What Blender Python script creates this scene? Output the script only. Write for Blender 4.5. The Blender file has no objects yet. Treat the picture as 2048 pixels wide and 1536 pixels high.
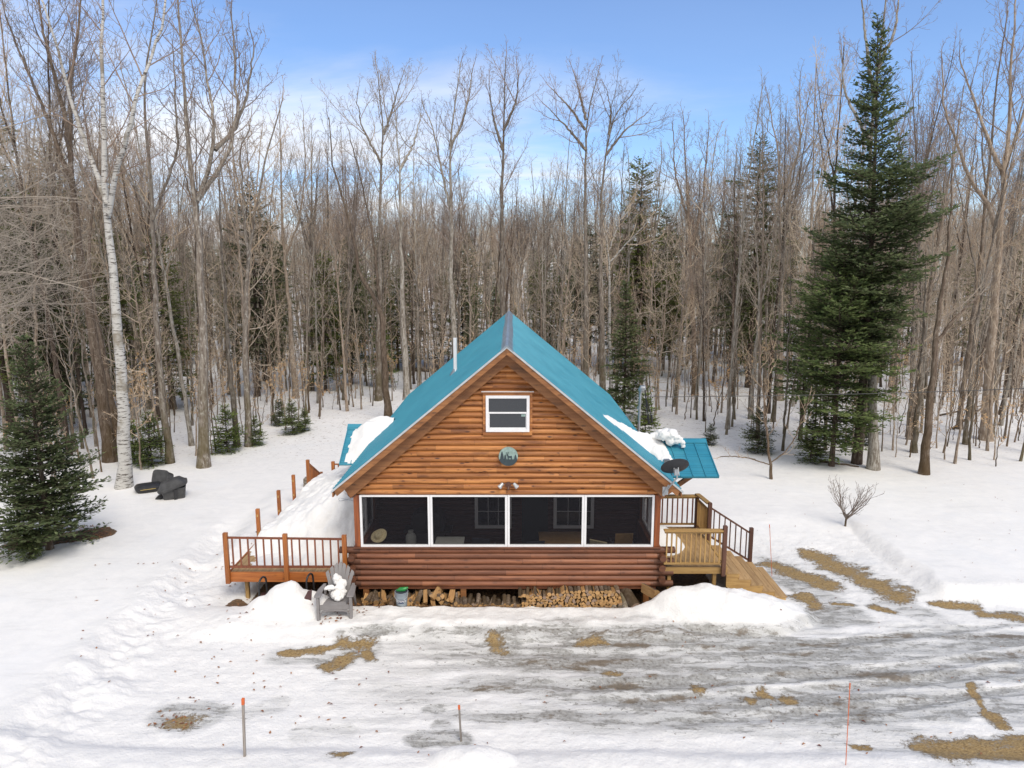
import bpy, math, random
import numpy as np
from mathutils import Vector, Matrix, Euler
R = math.radians
SC = bpy.context.scene
COL = SC.collection

# ---------------------------------------------------------------- camera, world, sun, exposure
CAM_H = 8.4
PITCH = 9.4
FPX = 1422.0          # focal length in pixels of a 2048 wide picture
cam_d = bpy.data.cameras.new("camera")
cam = bpy.data.objects.new("camera", cam_d)
COL.objects.link(cam)
cam.location = (0, 0, CAM_H)
cam.rotation_euler = (R(90 - PITCH), 0, 0)
cam_d.sensor_width = 36.0
cam_d.lens = FPX / 2048.0 * 36.0
cam_d.clip_start = 0.1
cam_d.clip_end = 3000
SC.camera = cam
SC.render.resolution_x = 1024
SC.render.resolution_y = 768
SC.view_settings.view_transform = 'Standard'
SC.view_settings.look = 'None'
SC.view_settings.gamma = 1
SC.view_settings.exposure = 0.17

SUN_EL, SUN_AZ = 52.0, 150.0      # azimuth measured from +Y towards +X
world = bpy.data.worlds.new("World")
SC.world = world
world.use_nodes = True
def build_world():
    nt = world.node_tree; nt.nodes.clear()
    N = nt.nodes.new; L = nt.links.new
    out = N('ShaderNodeOutputWorld'); bg = N('ShaderNodeBackground')
    sky = N('ShaderNodeTexSky'); sky.sky_type = 'NISHITA'; sky.sun_disc = False
    sky.sun_elevation = R(SUN_EL); sky.sun_rotation = R(SUN_AZ)
    sky.air_density = 1.0; sky.dust_density = 0.6; sky.ozone_density = 2.0; sky.altitude = 300
    tc = N('ShaderNodeTexCoord'); sep = N('ShaderNodeSeparateXYZ'); L(tc.outputs['Generated'], sep.inputs[0])
    def math_(op, a, b=None, clamp=False):
        n = N('ShaderNodeMath'); n.operation = op; n.use_clamp = clamp
        for i, v in enumerate((a, b)):
            if v is None: continue
            if isinstance(v, (int, float)): n.inputs[i].default_value = v
            else: L(v, n.inputs[i])
        return n.outputs[0]
    z = math_('ADD', math_('MAXIMUM', sep.outputs[2], 0.0), 0.14)
    px = math_('DIVIDE', sep.outputs[0], z); py = math_('DIVIDE', sep.outputs[1], z)
    comb = N('ShaderNodeCombineXYZ'); L(px, comb.inputs[0]); L(math_('MULTIPLY', py, 1.0), comb.inputs[1])
    rot = N('ShaderNodeMapping'); rot.inputs['Rotation'].default_value = (0, 0, R(24)); rot.inputs['Scale'].default_value = (0.42, 1.0, 1)
    rot.inputs['Location'].default_value = (3.1, 0.9, 0)
    L(comb.outputs[0], rot.inputs[0])
    n1 = N('ShaderNodeTexNoise'); n1.inputs['Scale'].default_value = 0.9; n1.inputs['Detail'].default_value = 8
    n1.inputs['Roughness'].default_value = 0.58; n1.inputs['Distortion'].default_value = 0.7; L(rot.outputs[0], n1.inputs[0])
    # more cloud low down and left; unseen cloud behind camera added to whiten light
    low = N('ShaderNodeMapRange'); low.interpolation_type = 'SMOOTHSTEP'
    L(sep.outputs[2], low.inputs[0]); low.inputs[1].default_value = 0.0; low.inputs[2].default_value = 0.36
    low.inputs[3].default_value = 0.24; low.inputs[4].default_value = -0.08
    back = N('ShaderNodeMapRange'); back.interpolation_type = 'SMOOTHSTEP'
    L(sep.outputs[1], back.inputs[0]); back.inputs[1].default_value = 0.6; back.inputs[2].default_value = -0.3
    back.inputs[3].default_value = 0.0; back.inputs[4].default_value = 0.52
    left = math_('MULTIPLY', sep.outputs[0], -0.20)
    s = math_('ADD', math_('ADD', n1.outputs[0], low.outputs[0]), math_('ADD', back.outputs[0], left))
    cl = N('ShaderNodeMapRange'); cl.interpolation_type = 'SMOOTHSTEP'
    L(s, cl.inputs[0]); cl.inputs[1].default_value = 0.50; cl.inputs[2].default_value = 0.92
    cl.inputs[3].default_value = 0.06; cl.inputs[4].default_value = 0.95
    n2 = N('ShaderNodeTexNoise'); n2.inputs['Scale'].default_value = 2.3; n2.inputs['Detail'].default_value = 6; L(rot.outputs[0], n2.inputs[0])
    cr = N('ShaderNodeValToRGB'); L(n2.outputs[0], cr.inputs[0])
    cr.color_ramp.elements[0].position = 0.3; cr.color_ramp.elements[0].color = (6.3, 6.4, 6.8, 1)
    cr.color_ramp.elements[1].position = 0.65; cr.color_ramp.elements[1].color = (8.6, 8.5, 8.5, 1)
    tint = N('ShaderNodeMix'); tint.data_type = 'RGBA'; tint.blend_type = 'MULTIPLY'; tint.inputs[0].default_value = 1
    L(sky.outputs[0], tint.inputs[6]); tint.inputs[7].default_value = (0.92, 1.14, 1.43, 1)
    mx = N('ShaderNodeMix'); mx.data_type = 'RGBA'; L(cl.outputs[0], mx.inputs[0])
    L(tint.outputs[2], mx.inputs[6]); L(cr.outputs[0], mx.inputs[7])
    L(mx.outputs[2], bg.inputs[0]); bg.inputs[1].default_value = 0.12
    L(bg.outputs[0], out.inputs[0])
build_world()
sun_d = bpy.data.lights.new("sun", 'SUN'); sun_d.energy = 2.0; sun_d.angle = R(26); sun_d.color = (1.0, 0.92, 0.80)
sun = bpy.data.objects.new("sun", sun_d); COL.objects.link(sun)
_sd = Vector((math.sin(R(SUN_AZ)) * math.cos(R(SUN_EL)), math.cos(R(SUN_AZ)) * math.cos(R(SUN_EL)), math.sin(R(SUN_EL))))
sun.rotation_euler = _sd.to_track_quat('Z', 'Y').to_euler()
sun.location = (0, 0, 40)

# ---------------------------------------------------------------- helpers
_c, _s = math.cos(R(PITCH)), math.sin(R(PITCH))
def ray(u, v):
    a = (u - 1024) / FPX; b = (768 - v) / FPX
    return (a, _c + b * _s, -_s + b * _c)
def G(u, v, z=0.0):                      # photo pixel -> point at height z
    d = ray(u, v); t = (z - CAM_H) / d[2]
    return Vector((d[0] * t, d[1] * t, z))
def PY(u, v, y):                         # photo pixel -> point at distance y
    d = ray(u, v); t = y / d[1]
    return Vector((d[0] * t, y, CAM_H + d[2] * t))

def tag(o, label=None, cat=None, group=None, kind=None):
    if label: o['label'] = label
    if cat: o['category'] = cat
    if group: o['group'] = group
    if kind: o['kind'] = kind
    return o
def thing(name, label, cat, loc=(0, 0, 0), rz=0.0, group=None):
    o = bpy.data.objects.new(name, None); COL.objects.link(o)
    o.location = loc; o.rotation_euler = (0, 0, rz); o.empty_display_size = 0.2
    return tag(o, label, cat, group)
def rootloc(o):
    p = Vector((0, 0, 0))
    while o is not None:
        p += Vector(o.location); o = o.parent
    return p
def np_mesh(name, V, F):
    """V (n,3) array, F list of (m,k) index arrays"""
    me = bpy.data.meshes.new(name)
    V = np.asarray(V, dtype=np.float32)
    me.vertices.add(len(V)); me.vertices.foreach_set("co", V.ravel())
    F = [np.asarray(f, dtype=np.int32) for f in F if len(f)]
    idx = np.concatenate([f.ravel() for f in F])
    tot = np.concatenate([np.full(len(f), f.shape[1], dtype=np.int32) for f in F])
    st = np.concatenate([[0], np.cumsum(tot)[:-1]]).astype(np.int32)
    me.loops.add(len(idx)); me.loops.foreach_set("vertex_index", idx)
    me.polygons.add(len(tot)); me.polygons.foreach_set("loop_start", st)
    me.update(calc_edges=True)
    return me
def link(name, me, mat, parent=None, smooth=False):
    o = bpy.data.objects.new(name, me); COL.objects.link(o)
    if mat and not me.materials: me.materials.append(mat)
    if parent: o.parent = parent
    if smooth: me.polygons.foreach_set("use_smooth", np.ones(len(me.polygons), dtype=bool))
    return o

class MB:
    """collects boxes, bars, tubes and polygons into one mesh"""
    def __init__(s): s.v = []; s.f = []; s.m = []; s.cm = 0
    def add(s, vs, fs):
        n = len(s.v); s.v += [tuple(v) for v in vs]; s.f += [tuple(i + n for i in f) for f in fs]; s.m += [s.cm] * len(fs)
    def box(s, x0, x1, y0, y1, z0, z1, M=None):
        vs = [Vector((x, y, z)) for z in (z0, z1) for y in (y0, y1) for x in (x0, x1)]
        if M: vs = [M @ v for v in vs]
        s.add(vs, [(0, 2, 3, 1), (4, 5, 7, 6), (0, 1, 5, 4), (2, 6, 7, 3), (0, 4, 6, 2), (1, 3, 7, 5)]); return s
    def bar(s, a, b, w, h, up=(0, 0, 1)):      # rectangular bar from a to b
        a = Vector(a); b = Vector(b); d = (b - a); L = d.length; d.normalize()
        up = Vector(up); sx = d.cross(up)
        if sx.length < 1e-4: sx = d.cross(Vector((1, 0, 0)))
        sx.normalize(); sz = sx.cross(d)
        vs = []
        for t in (a, b):
            for (i, j) in ((-1, -1), (1, -1), (1, 1), (-1, 1)):
                vs.append(t + sx * i * w / 2 + sz * j * h / 2)
        s.add(vs, [(0, 1, 2, 3), (7, 6, 5, 4), (0, 4, 5, 1), (1, 5, 6, 2), (2, 6, 7, 3), (3, 7, 4, 0)]); return s
    def tube(s, pts, r, n=8, cap=True, sq=1.0):
        pts = [Vector(p) for p in pts]; rs = r if isinstance(r, (list, tuple)) else [r] * len(pts)
        rings = []; prev = None; vs = []; fs = []
        for i, p in enumerate(pts):
            t = (pts[min(i + 1, len(pts) - 1)] - pts[max(i - 1, 0)]).normalized()
            if prev is None:
                a = t.cross(Vector((0, 0, 1)))
                if a.length < 1e-3: a = t.cross(Vector((1, 0, 0)))
            else: a = prev - t * prev.dot(t)
            a.normalize(); prev = a; b = t.cross(a)
            for k in range(n):
                q = 2 * math.pi * k / n
                vs.append(p + a * math.cos(q) * rs[i] + b * math.sin(q) * rs[i] * sq)
        for i in range(len(pts) - 1):
            for k in range(n):
                k2 = (k + 1) % n
                fs.append((i * n + k, i * n + k2, (i + 1) * n + k2, (i + 1) * n + k))
        if cap:
            fs.append(tuple(range(n - 1, -1, -1))); fs.append(tuple((len(pts) - 1) * n + k for k in range(n)))
        s.add(vs, fs); return s
    def prism(s, poly, axis, a, b):            # poly in the other two axes, extruded a..b along axis
        n = len(poly); vs = []
        for t in (a, b):
            for p in poly:
                if axis == 'x': vs.append((t, p[0], p[1]))
                elif axis == 'y': vs.append((p[0], t, p[1]))
                else: vs.append((p[0], p[1], t))
        s.add(vs, [tuple(range(n))[::-1], tuple(range(n, 2 * n))] + [(i, (i + 1) % n, n + (i + 1) % n, n + i) for i in range(n)]); return s
    def build(s, name, mat, parent=None, smooth=False, local=False, bevel=0.0, mats=None):
        V = np.array(s.v, dtype=np.float32)
        if parent is not None and not local: V = V - np.array(rootloc(parent), dtype=np.float32)
        me = bpy.data.meshes.new(name); me.from_pydata(V.tolist(), [], s.f); me.update()
        if mats:
            for m in mats: me.materials.append(m)
            me.polygons.foreach_set("material_index", np.array(s.m, dtype=np.int32))
        o = link(name, me, mat, parent, smooth)
        import bmesh
        bm = bmesh.new(); bm.from_mesh(me); bmesh.ops.recalc_face_normals(bm, faces=bm.faces); bm.to_mesh(me); bm.free()
        if smooth and smooth != 'all':
            me.set_sharp_from_angle(angle=R(40))
        if bevel:
            md = o.modifiers.new("bevel", 'BEVEL'); md.width = bevel; md.segments = 2; md.limit_method = 'ANGLE'; md.angle_limit = R(40)
        return o
def dup(o, parent=None, loc=None, rot=None, scale=None, label=None):
    """copy of a thing with copies of its parts and sub-parts"""
    c = o.copy(); COL.objects.link(c)
    if parent is not None: c.parent = parent
    if loc is not None: c.location = loc
    if rot is not None: c.rotation_euler = rot
    if scale is not None: c.scale = scale
    if label: c['label'] = label
    for ch in KIDS.get(o.name, []): dup(ch, c)
    return c
KIDS = {}
def kids(root, *ch): KIDS.setdefault(root.name, []).extend(ch)

# ---- value noise in numpy
_tab = np.random.RandomState(7).rand(256, 256)
def vnoise(x, y):
    x = np.asarray(x, float); y = np.asarray(y, float)
    xi = np.floor(x).astype(int); yi = np.floor(y).astype(int); fx = x - xi; fy = y - yi
    fx = fx * fx * (3 - 2 * fx); fy = fy * fy * (3 - 2 * fy)
    g = lambda a, b: _tab[a & 255, b & 255]
    return (g(xi, yi) * (1 - fx) * (1 - fy) + g(xi + 1, yi) * fx * (1 - fy) + g(xi, yi + 1) * (1 - fx) * fy + g(xi + 1, yi + 1) * fx * fy)
def fbm(x, y, o=4, g=0.5):
    a = 1.0; t = 0; n = 0
    for i in range(o):
        t = t + a * vnoise(x * 2 ** i + 17.3 * i, y * 2 ** i + 5.1 * i); n += a; a *= g
    return t / n * 2 - 1
def sstep(a, b, x):
    t = np.clip((x - a) / (b - a), 0, 1); return t * t * (3 - 2 * t)

# ---------------------------------------------------------------- materials
def nodes_mat(name):
    m = bpy.data.materials.new(name); m.use_nodes = True
    nt = m.node_tree; b = nt.nodes['Principled BSDF']
    return m, nt, b
class NT:
    def __init__(s, nt): s.nt = nt
    def n(s, t, **k):
        x = s.nt.nodes.new(t)
        for a, v in k.items(): setattr(x, a, v)
        return x
    def l(s, a, b): s.nt.links.new(a, b)
    def m(s, op, a, b=None, c=None, clamp=False):
        x = s.n('ShaderNodeMath', operation=op, use_clamp=clamp)
        for i, v in enumerate((a, b, c)):
            if v is None: continue
            if isinstance(v, (int, float)): x.inputs[i].default_value = v
            else: s.l(v, x.inputs[i])
        return x.outputs[0]
    def mr(s, v, a, b, c=0.0, d=1.0, smooth=True):
        x = s.n('ShaderNodeMapRange', interpolation_type='SMOOTHSTEP' if smooth else 'LINEAR'); s.l(v, x.inputs[0])
        for i, t in enumerate((a, b, c, d)):
            if isinstance(t, (int, float)): x.inputs[i + 1].default_value = t
            else: s.l(t, x.inputs[i + 1])
        return x.outputs[0]
    def mix(s, f, a, b, mode='MIX'):
        x = s.n('ShaderNodeMix', data_type='RGBA', blend_type=mode)
        for i, v in ((0, f), (6, a), (7, b)):
            if isinstance(v, (int, float)): x.inputs[i].default_value = v
            elif isinstance(v, tuple): x.inputs[i].default_value = (*v, 1) if len(v) == 3 else v
            else: s.l(v, x.inputs[i])
        return x.outputs[2]
    def noise(s, vec, scale, detail=4, rough=0.55, dist=0.0):
        x = s.n('ShaderNodeTexNoise'); x.inputs['Scale'].default_value = scale; x.inputs['Detail'].default_value = detail
        x.inputs['Roughness'].default_value = rough; x.inputs['Distortion'].default_value = dist
        if vec is not None: s.l(vec, x.inputs[0])
        return x.outputs[0]
    def map(s, vec, scale=(1, 1, 1), rot=(0, 0, 0), loc=(0, 0, 0)):
        x = s.n('ShaderNodeMapping'); s.l(vec, x.inputs[0]); x.inputs['Scale'].default_value = scale
        x.inputs['Rotation'].default_value = rot; x.inputs['Location'].default_value = loc; return x.outputs[0]
    def bump(s, h, strength, dist, bsdf):
        x = s.n('ShaderNodeBump'); x.inputs['Strength'].default_value = strength; x.inputs['Distance'].default_value = dist
        s.l(h, x.inputs['Height']); s.l(x.outputs[0], bsdf.inputs['Normal'])
def simple(name, col, rough=0.6, metal=0.0, var=0.15, scale=8.0, bump=0.0, coat=0.0):
    m, nt, b = nodes_mat(name); t = NT(nt)
    tc = t.n('ShaderNodeTexCoord'); n = t.noise(tc.outputs['Object'], scale, 5)
    f = t.mr(n, 0.3, 0.7)
    c = t.mix(f, tuple(x * (1 - var) for x in col), tuple(min(1, x * (1 + var)) for x in col))
    t.l(c, b.inputs['Base Color']); b.inputs['Roughness'].default_value = rough; b.inputs['Metallic'].default_value = metal
    if bump: t.bump(n, bump, 0.02, b)
    return m
def wood(name, c1, c2, axis='x', course=0.0, board=0.0, scale=1.0, rough=0.55, knots=0.5, dark=(0.05, 0.02, 0.01), stain=0.35, c3=None, bump=0.25, zoff=0.0):
    """grain runs along axis; course = height of a board, board = its length (0: one continuous piece)"""
    m, nt, b = nodes_mat(name); t = NT(nt)
    tc = t.n('ShaderNodeTexCoord'); sep = t.n('ShaderNodeSeparateXYZ'); t.l(tc.outputs['Object'], sep.inputs[0])
    st = {'x': (0.35, 6, 6), 'y': (6, 0.35, 6), 'z': (6, 6, 0.35)}[axis]
    st = tuple(a * scale for a in st)
    off = tc.outputs['Object']
    oi = t.n('ShaderNodeObjectInfo')
    rnd = oi.outputs['Random']; end = None
    if course:
        ci = t.m('FLOOR', t.m('DIVIDE', t.m('SUBTRACT', sep.outputs[2], zoff), course))
        w = t.n('ShaderNodeTexWhiteNoise', noise_dimensions='1D'); t.l(ci, w.inputs['W'])
        q = t.m('DIVIDE', t.m('ADD', sep.outputs[0], t.m('MULTIPLY', w.outputs[0], 9.0)), board)
        bi = t.m('FLOOR', q)
        cb = t.n('ShaderNodeCombineXYZ'); t.l(bi, cb.inputs[0]); t.l(ci, cb.inputs[1])
        w2 = t.n('ShaderNodeTexWhiteNoise', noise_dimensions='2D'); t.l(cb.outputs[0], w2.inputs[0])
        rnd = w2.outputs[0]
        fr = t.m('FRACT', q); end = t.mr(fr, 0.0, 0.006, 1, 0)
        ad = t.n('ShaderNodeVectorMath', operation='ADD'); t.l(tc.outputs['Object'], ad.inputs[0]); t.l(w2.outputs[1], ad.inputs[1])
        off = ad.outputs[0]
    else:
        ad = t.n('ShaderNodeVectorMath', operation='ADD'); t.l(tc.outputs['Object'], ad.inputs[0])
        t.l(rnd, ad.inputs[1]); off = ad.outputs[0]
    gv = t.map(off, scale=st)
    g = t.noise(gv, 3.0, 7, 0.62, 0.8)
    big = t.noise(t.map(off, scale=tuple(a ** 0.5 for a in st)), 1.6, 5, 0.6)
    col = t.mix(t.mr(g, 0.32, 0.68), c1, c2)
    if c3: col = t.mix(t.mr(rnd, 0.45, 0.95), col, t.mix(t.mr(g, 0.3, 0.7), c3, c2))
    col = t.mix(t.m('MULTIPLY', t.mr(big, 0.5, 0.72), stain), col, dark)
    vo = t.n('ShaderNodeTexVoronoi'); vo.inputs['Scale'].default_value = 1.0
    kv = t.map(off, scale={'x': (3.2, 9, 9), 'y': (9, 3.2, 9), 'z': (9, 9, 3.2)}[axis]); t.l(kv, vo.inputs[0])
    kn = t.mr(vo.outputs[0], 0.10, 0.30, 1, 0)
    wn = t.noise(t.map(off, scale=(2, 2, 2)), 2.0, 2)
    col = t.mix(t.m('MULTIPLY', t.m('MULTIPLY', kn, t.mr(wn, 0.42, 0.55)), knots), col, dark)
    hs = t.n('ShaderNodeHueSaturation'); t.l(col, hs.inputs['Color']); t.l(t.mr(rnd, 0, 1, 0.80, 1.16, False), hs.inputs['Value'])
    hs.inputs['Saturation'].default_value = 1.0
    col = hs.outputs[0]
    if end: col = t.mix(t.m('MULTIPLY', end, 0.75), col, (0.03, 0.012, 0.006))
    t.l(col, b.inputs['Base Color'])
    t.l(t.mr(g, 0.2, 0.8, rough - 0.08, rough + 0.12), b.inputs['Roughness'])
    if bump: t.bump(g, bump, 0.006, b)
    return m

M = {}
M['gable'] = wood('gable siding', (0.49, 0.195, 0.052), (0.26, 0.088, 0.024), 'x', 0.14, 1.75, 0.8, 0.5, 1.0, (0.085, 0.026, 0.010), 0.75, (0.54, 0.235, 0.068))
M['wall_log'] = wood('red brown logs', (0.265, 0.098, 0.045), (0.160, 0.057, 0.028), 'x', 0.149, 2.9, 0.7, 0.5, 0.5, (0.055, 0.022, 0.014), 0.5, (0.30, 0.115, 0.052), zoff=0.0745)
M['log_end'] = wood('log ends', (0.17, 0.065, 0.032), (0.10, 0.042, 0.024), 'x', 0, 0, 1.2, 0.6, 0.6, (0.04, 0.02, 0.014), 0.4)
M['post'] = wood('stained post', (0.33, 0.095, 0.024), (0.17, 0.046, 0.016), 'z', 0, 0, 1.0, 0.5, 0.6, (0.06, 0.018, 0.01), 0.3)
M['fascia'] = wood('rake board', (0.36, 0.155, 0.052), (0.22, 0.088, 0.030), 'x', 0, 0, 0.6, 0.55, 0.6, (0.055, 0.026, 0.014), 0.65)
M['cedar'] = wood('orange stained rail', (0.43, 0.150, 0.032), (0.27, 0.082, 0.020), 'z', 0, 0, 1.2, 0.45, 0.4, (0.10, 0.028, 0.01), 0.25)
M['cedar_x'] = wood('orange stained rim', (0.44, 0.15, 0.035), (0.29, 0.085, 0.02), 'x', 0, 0, 1.2, 0.5, 0.5, (0.10, 0.03, 0.012), 0.3)
M['redrail'] = wood('red brown baluster', (0.27, 0.085, 0.035), (0.18, 0.055, 0.025), 'z', 0, 0, 1.2, 0.5, 0.3, (0.08, 0.03, 0.015), 0.25)
M['deck'] = wood('deck boards tan', (0.50, 0.33, 0.16), (0.36, 0.22, 0.10), 'y', 0, 0, 1.0, 0.6, 0.3, (0.16, 0.09, 0.04), 0.3)
M['pine'] = wood('new pine lumber', (0.52, 0.33, 0.12), (0.38, 0.22, 0.075), 'x', 0, 0, 1.0, 0.55, 0.5, (0.15, 0.075, 0.03), 0.3)
M['pine_z'] = wood('new pine lumber upright', (0.52, 0.33, 0.12), (0.38, 0.22, 0.075), 'z', 0, 0, 1.0, 0.55, 0.4, (0.15, 0.075, 0.03), 0.25)
M['brownpost'] = wood('dark brown rail', (0.13, 0.060, 0.036), (0.085, 0.036, 0.024), 'z', 0, 0, 1.2, 0.5, 0.3, (0.04, 0.018, 0.012), 0.3)
M['greypost'] = wood('weathered stake', (0.30, 0.27, 0.24), (0.2, 0.17, 0.15), 'z', 0, 0, 2.0, 0.7, 0.2, (0.1, 0.08, 0.07), 0.3)
M['white'] = simple('white vinyl', (0.80, 0.80, 0.81), 0.35, var=0.03)
M['grey_metal'] = simple('galvanised', (0.36, 0.38, 0.40), 0.4, 0.6, 0.15)
M['trim_metal'] = simple('pale drip edge', (0.50, 0.53, 0.55), 0.35, 0.3, 0.1)
M['ridge'] = simple('ridge cap', (0.25, 0.31, 0.36), 0.35, 0.35, 0.2, 3)
M['black'] = simple('black plastic', (0.022, 0.022, 0.024), 0.45, var=0.3)
M['blackgrey'] = simple('weathered black plastic', (0.055, 0.055, 0.056), 0.5, var=0.3, scale=5)
M['chair'] = simple('taupe plastic', (0.235, 0.222, 0.22), 0.42, var=0.06)
M['bucket'] = simple('blue grey plastic', (0.25, 0.29, 0.32), 0.4, var=0.06)
M['green'] = simple('green glass plastic', (0.02, 0.22, 0.05), 0.2, var=0.2)
M['dish'] = simple('dark grey dish', (0.030, 0.032, 0.038), 0.5, var=0.15)
M['orange'] = simple('orange paint', (0.62, 0.13, 0.03), 0.5, var=0.1)
M['stone'] = simple('retaining blocks', (0.22, 0.19, 0.15), 0.85, var=0.4, scale=14, bump=0.4)
M['straw'] = simple('straw hat', (0.78, 0.66, 0.40), 0.8, var=0.15, scale=30)
M['maroon'] = simple('maroon plastic', (0.09, 0.04, 0.04), 0.5, var=0.2)
M['tan_board'] = simple('tan board', (0.55, 0.33, 0.12), 0.6, var=0.1)
M['dark_fabric'] = simple('dark fabric', (0.03, 0.035, 0.05), 0.8, var=0.2)
M['cloth'] = simple('grey white cloth', (0.55, 0.56, 0.52), 0.8, var=0.08)
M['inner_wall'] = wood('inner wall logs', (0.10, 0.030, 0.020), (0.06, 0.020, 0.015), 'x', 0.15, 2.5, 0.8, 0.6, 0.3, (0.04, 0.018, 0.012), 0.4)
M['disc_dark'] = simple('disc slate', (0.035, 0.055, 0.065), 0.5, var=0.15)
M['disc_pale'] = simple('disc pale green', (0.26, 0.36, 0.33), 0.5, var=0.2, scale=14)
M['dirt'] = simple('bare dirt and litter', (0.075, 0.048, 0.030), 0.9, var=0.6, scale=18, bump=0.5)
M['tree_cut'] = wood('split wood face', (0.50, 0.30, 0.12), (0.30, 0.155, 0.06), 'y', 0, 0, 2.0, 0.7, 0.3, (0.20, 0.09, 0.035), 0.3)
def cut_end():
    m, nt, b = nodes_mat('cut end of firewood'); t = NT(nt)
    tc = t.n('ShaderNodeTexCoord'); oi = t.n('ShaderNodeObjectInfo')
    w = t.n('ShaderNodeTexWave', wave_type='RINGS', rings_direction='Y'); w.inputs['Scale'].default_value = 22; w.inputs['Distortion'].default_value = 2
    t.l(tc.outputs['Object'], w.inputs[0]); n = t.noise(tc.outputs['Object'], 25, 4)
    c = t.mix(t.m('MULTIPLY', w.outputs[1], 0.5), (0.62, 0.38, 0.16), (0.38, 0.20, 0.075))
    c = t.mix(t.mr(n, 0.5, 0.75), c, (0.26, 0.13, 0.055))
    c = t.mix(t.mr(oi.outputs['Random'], 0.78, 0.92), c, (0.28, 0.20, 0.15))
    hs = t.n('ShaderNodeHueSaturation'); t.l(c, hs.inputs['Color']); t.l(t.mr(oi.outputs['Random'], 0, 1, 0.6, 1.1, False), hs.inputs['Value'])
    t.l(hs.outputs[0], b.inputs['Base Color']); b.inputs['Roughness'].default_value = 0.75
    return m
M['cut'] = cut_end()
def teal():
    m, nt, b = nodes_mat('teal roof metal'); t = NT(nt)
    tc = t.n('ShaderNodeTexCoord'); n = t.noise(t.map(tc.outputs['Object'], scale=(1, 0.8, 1)), 1.3, 6, 0.6)
    c = t.mix(t.mr(n, 0.3, 0.7), (0.032, 0.235, 0.335), (0.050, 0.285, 0.385))
    s = t.noise(t.map(tc.outputs['Object'], scale=(0.6, 9, 0.6)), 2.0, 5); c = t.mix(t.m('MULTIPLY', t.mr(s, 0.5, 0.8), 0.3), c, (0.06, 0.26, 0.32))
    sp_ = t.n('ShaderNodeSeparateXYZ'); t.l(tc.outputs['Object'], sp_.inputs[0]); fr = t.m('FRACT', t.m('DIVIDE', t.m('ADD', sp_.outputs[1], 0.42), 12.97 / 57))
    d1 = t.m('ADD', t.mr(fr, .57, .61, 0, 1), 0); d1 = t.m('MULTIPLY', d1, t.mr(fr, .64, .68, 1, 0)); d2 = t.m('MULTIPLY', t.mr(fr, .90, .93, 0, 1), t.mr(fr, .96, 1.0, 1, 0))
    c = t.mix(t.m('MULTIPLY', t.m('ADD', d1, d2, clamp=True), .5), c, (0.012, 0.085, 0.12))  # rib shading painted in as dark lines along both feet of each rib
    t.l(c, b.inputs['Base Color']); b.inputs['Roughness'].default_value = 0.34; b.inputs['Metallic'].default_value = 0.15
    t.l(t.mr(n, 0.3, 0.7, 0.30, 0.45), b.inputs['Roughness'])
    return m
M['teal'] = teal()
def screen():
    m, nt, b = nodes_mat('insect screen'); t = NT(nt); nt.nodes.remove(b)
    out = [n for n in nt.nodes if n.type == 'OUTPUT_MATERIAL'][0]
    tr = t.n('ShaderNodeBsdfTransparent'); tr.inputs[0].default_value = (1, 1, 1, 1)
    df = t.n('ShaderNodeBsdfDiffuse'); df.inputs[0].default_value = (0.022, 0.022, 0.026, 1)
    mx = t.n('ShaderNodeMixShader'); mx.inputs[0].default_value = 0.57
    t.l(tr.outputs[0], mx.inputs[1]); t.l(df.outputs[0], mx.inputs[2]); t.l(mx.outputs[0], out.inputs[0]); return m
M['screen'] = screen()
def glass():
    m, nt, b = nodes_mat('window glass'); b.inputs['Base Color'].default_value = (0.02, 0.024, 0.03, 1); b.inputs['Roughness'].default_value = 0.03
    b.inputs['Specular IOR Level'].default_value = 0.9; return m
M['glass'] = glass()
def snow_mat(name='snow', dirty=0.0):
    m, nt, b = nodes_mat(name); t = NT(nt)
    tc = t.n('ShaderNodeTexCoord'); n = t.noise(tc.outputs['Object'], 3.0, 8, 0.65); n2 = t.noise(tc.outputs['Object'], 22.0, 5, 0.6)
    c = t.mix(t.mr(n, 0.35, 0.7), (0.84, 0.825, 0.80), (0.77, 0.765, 0.755)); t.l(c, b.inputs['Base Color'])
    b.inputs['Roughness'].default_value = 0.75; h = t.m('ADD', n, t.m('MULTIPLY', n2, 0.3)); t.bump(h, 0.6, 0.05, b); return m
M['snow'] = snow_mat()
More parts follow.
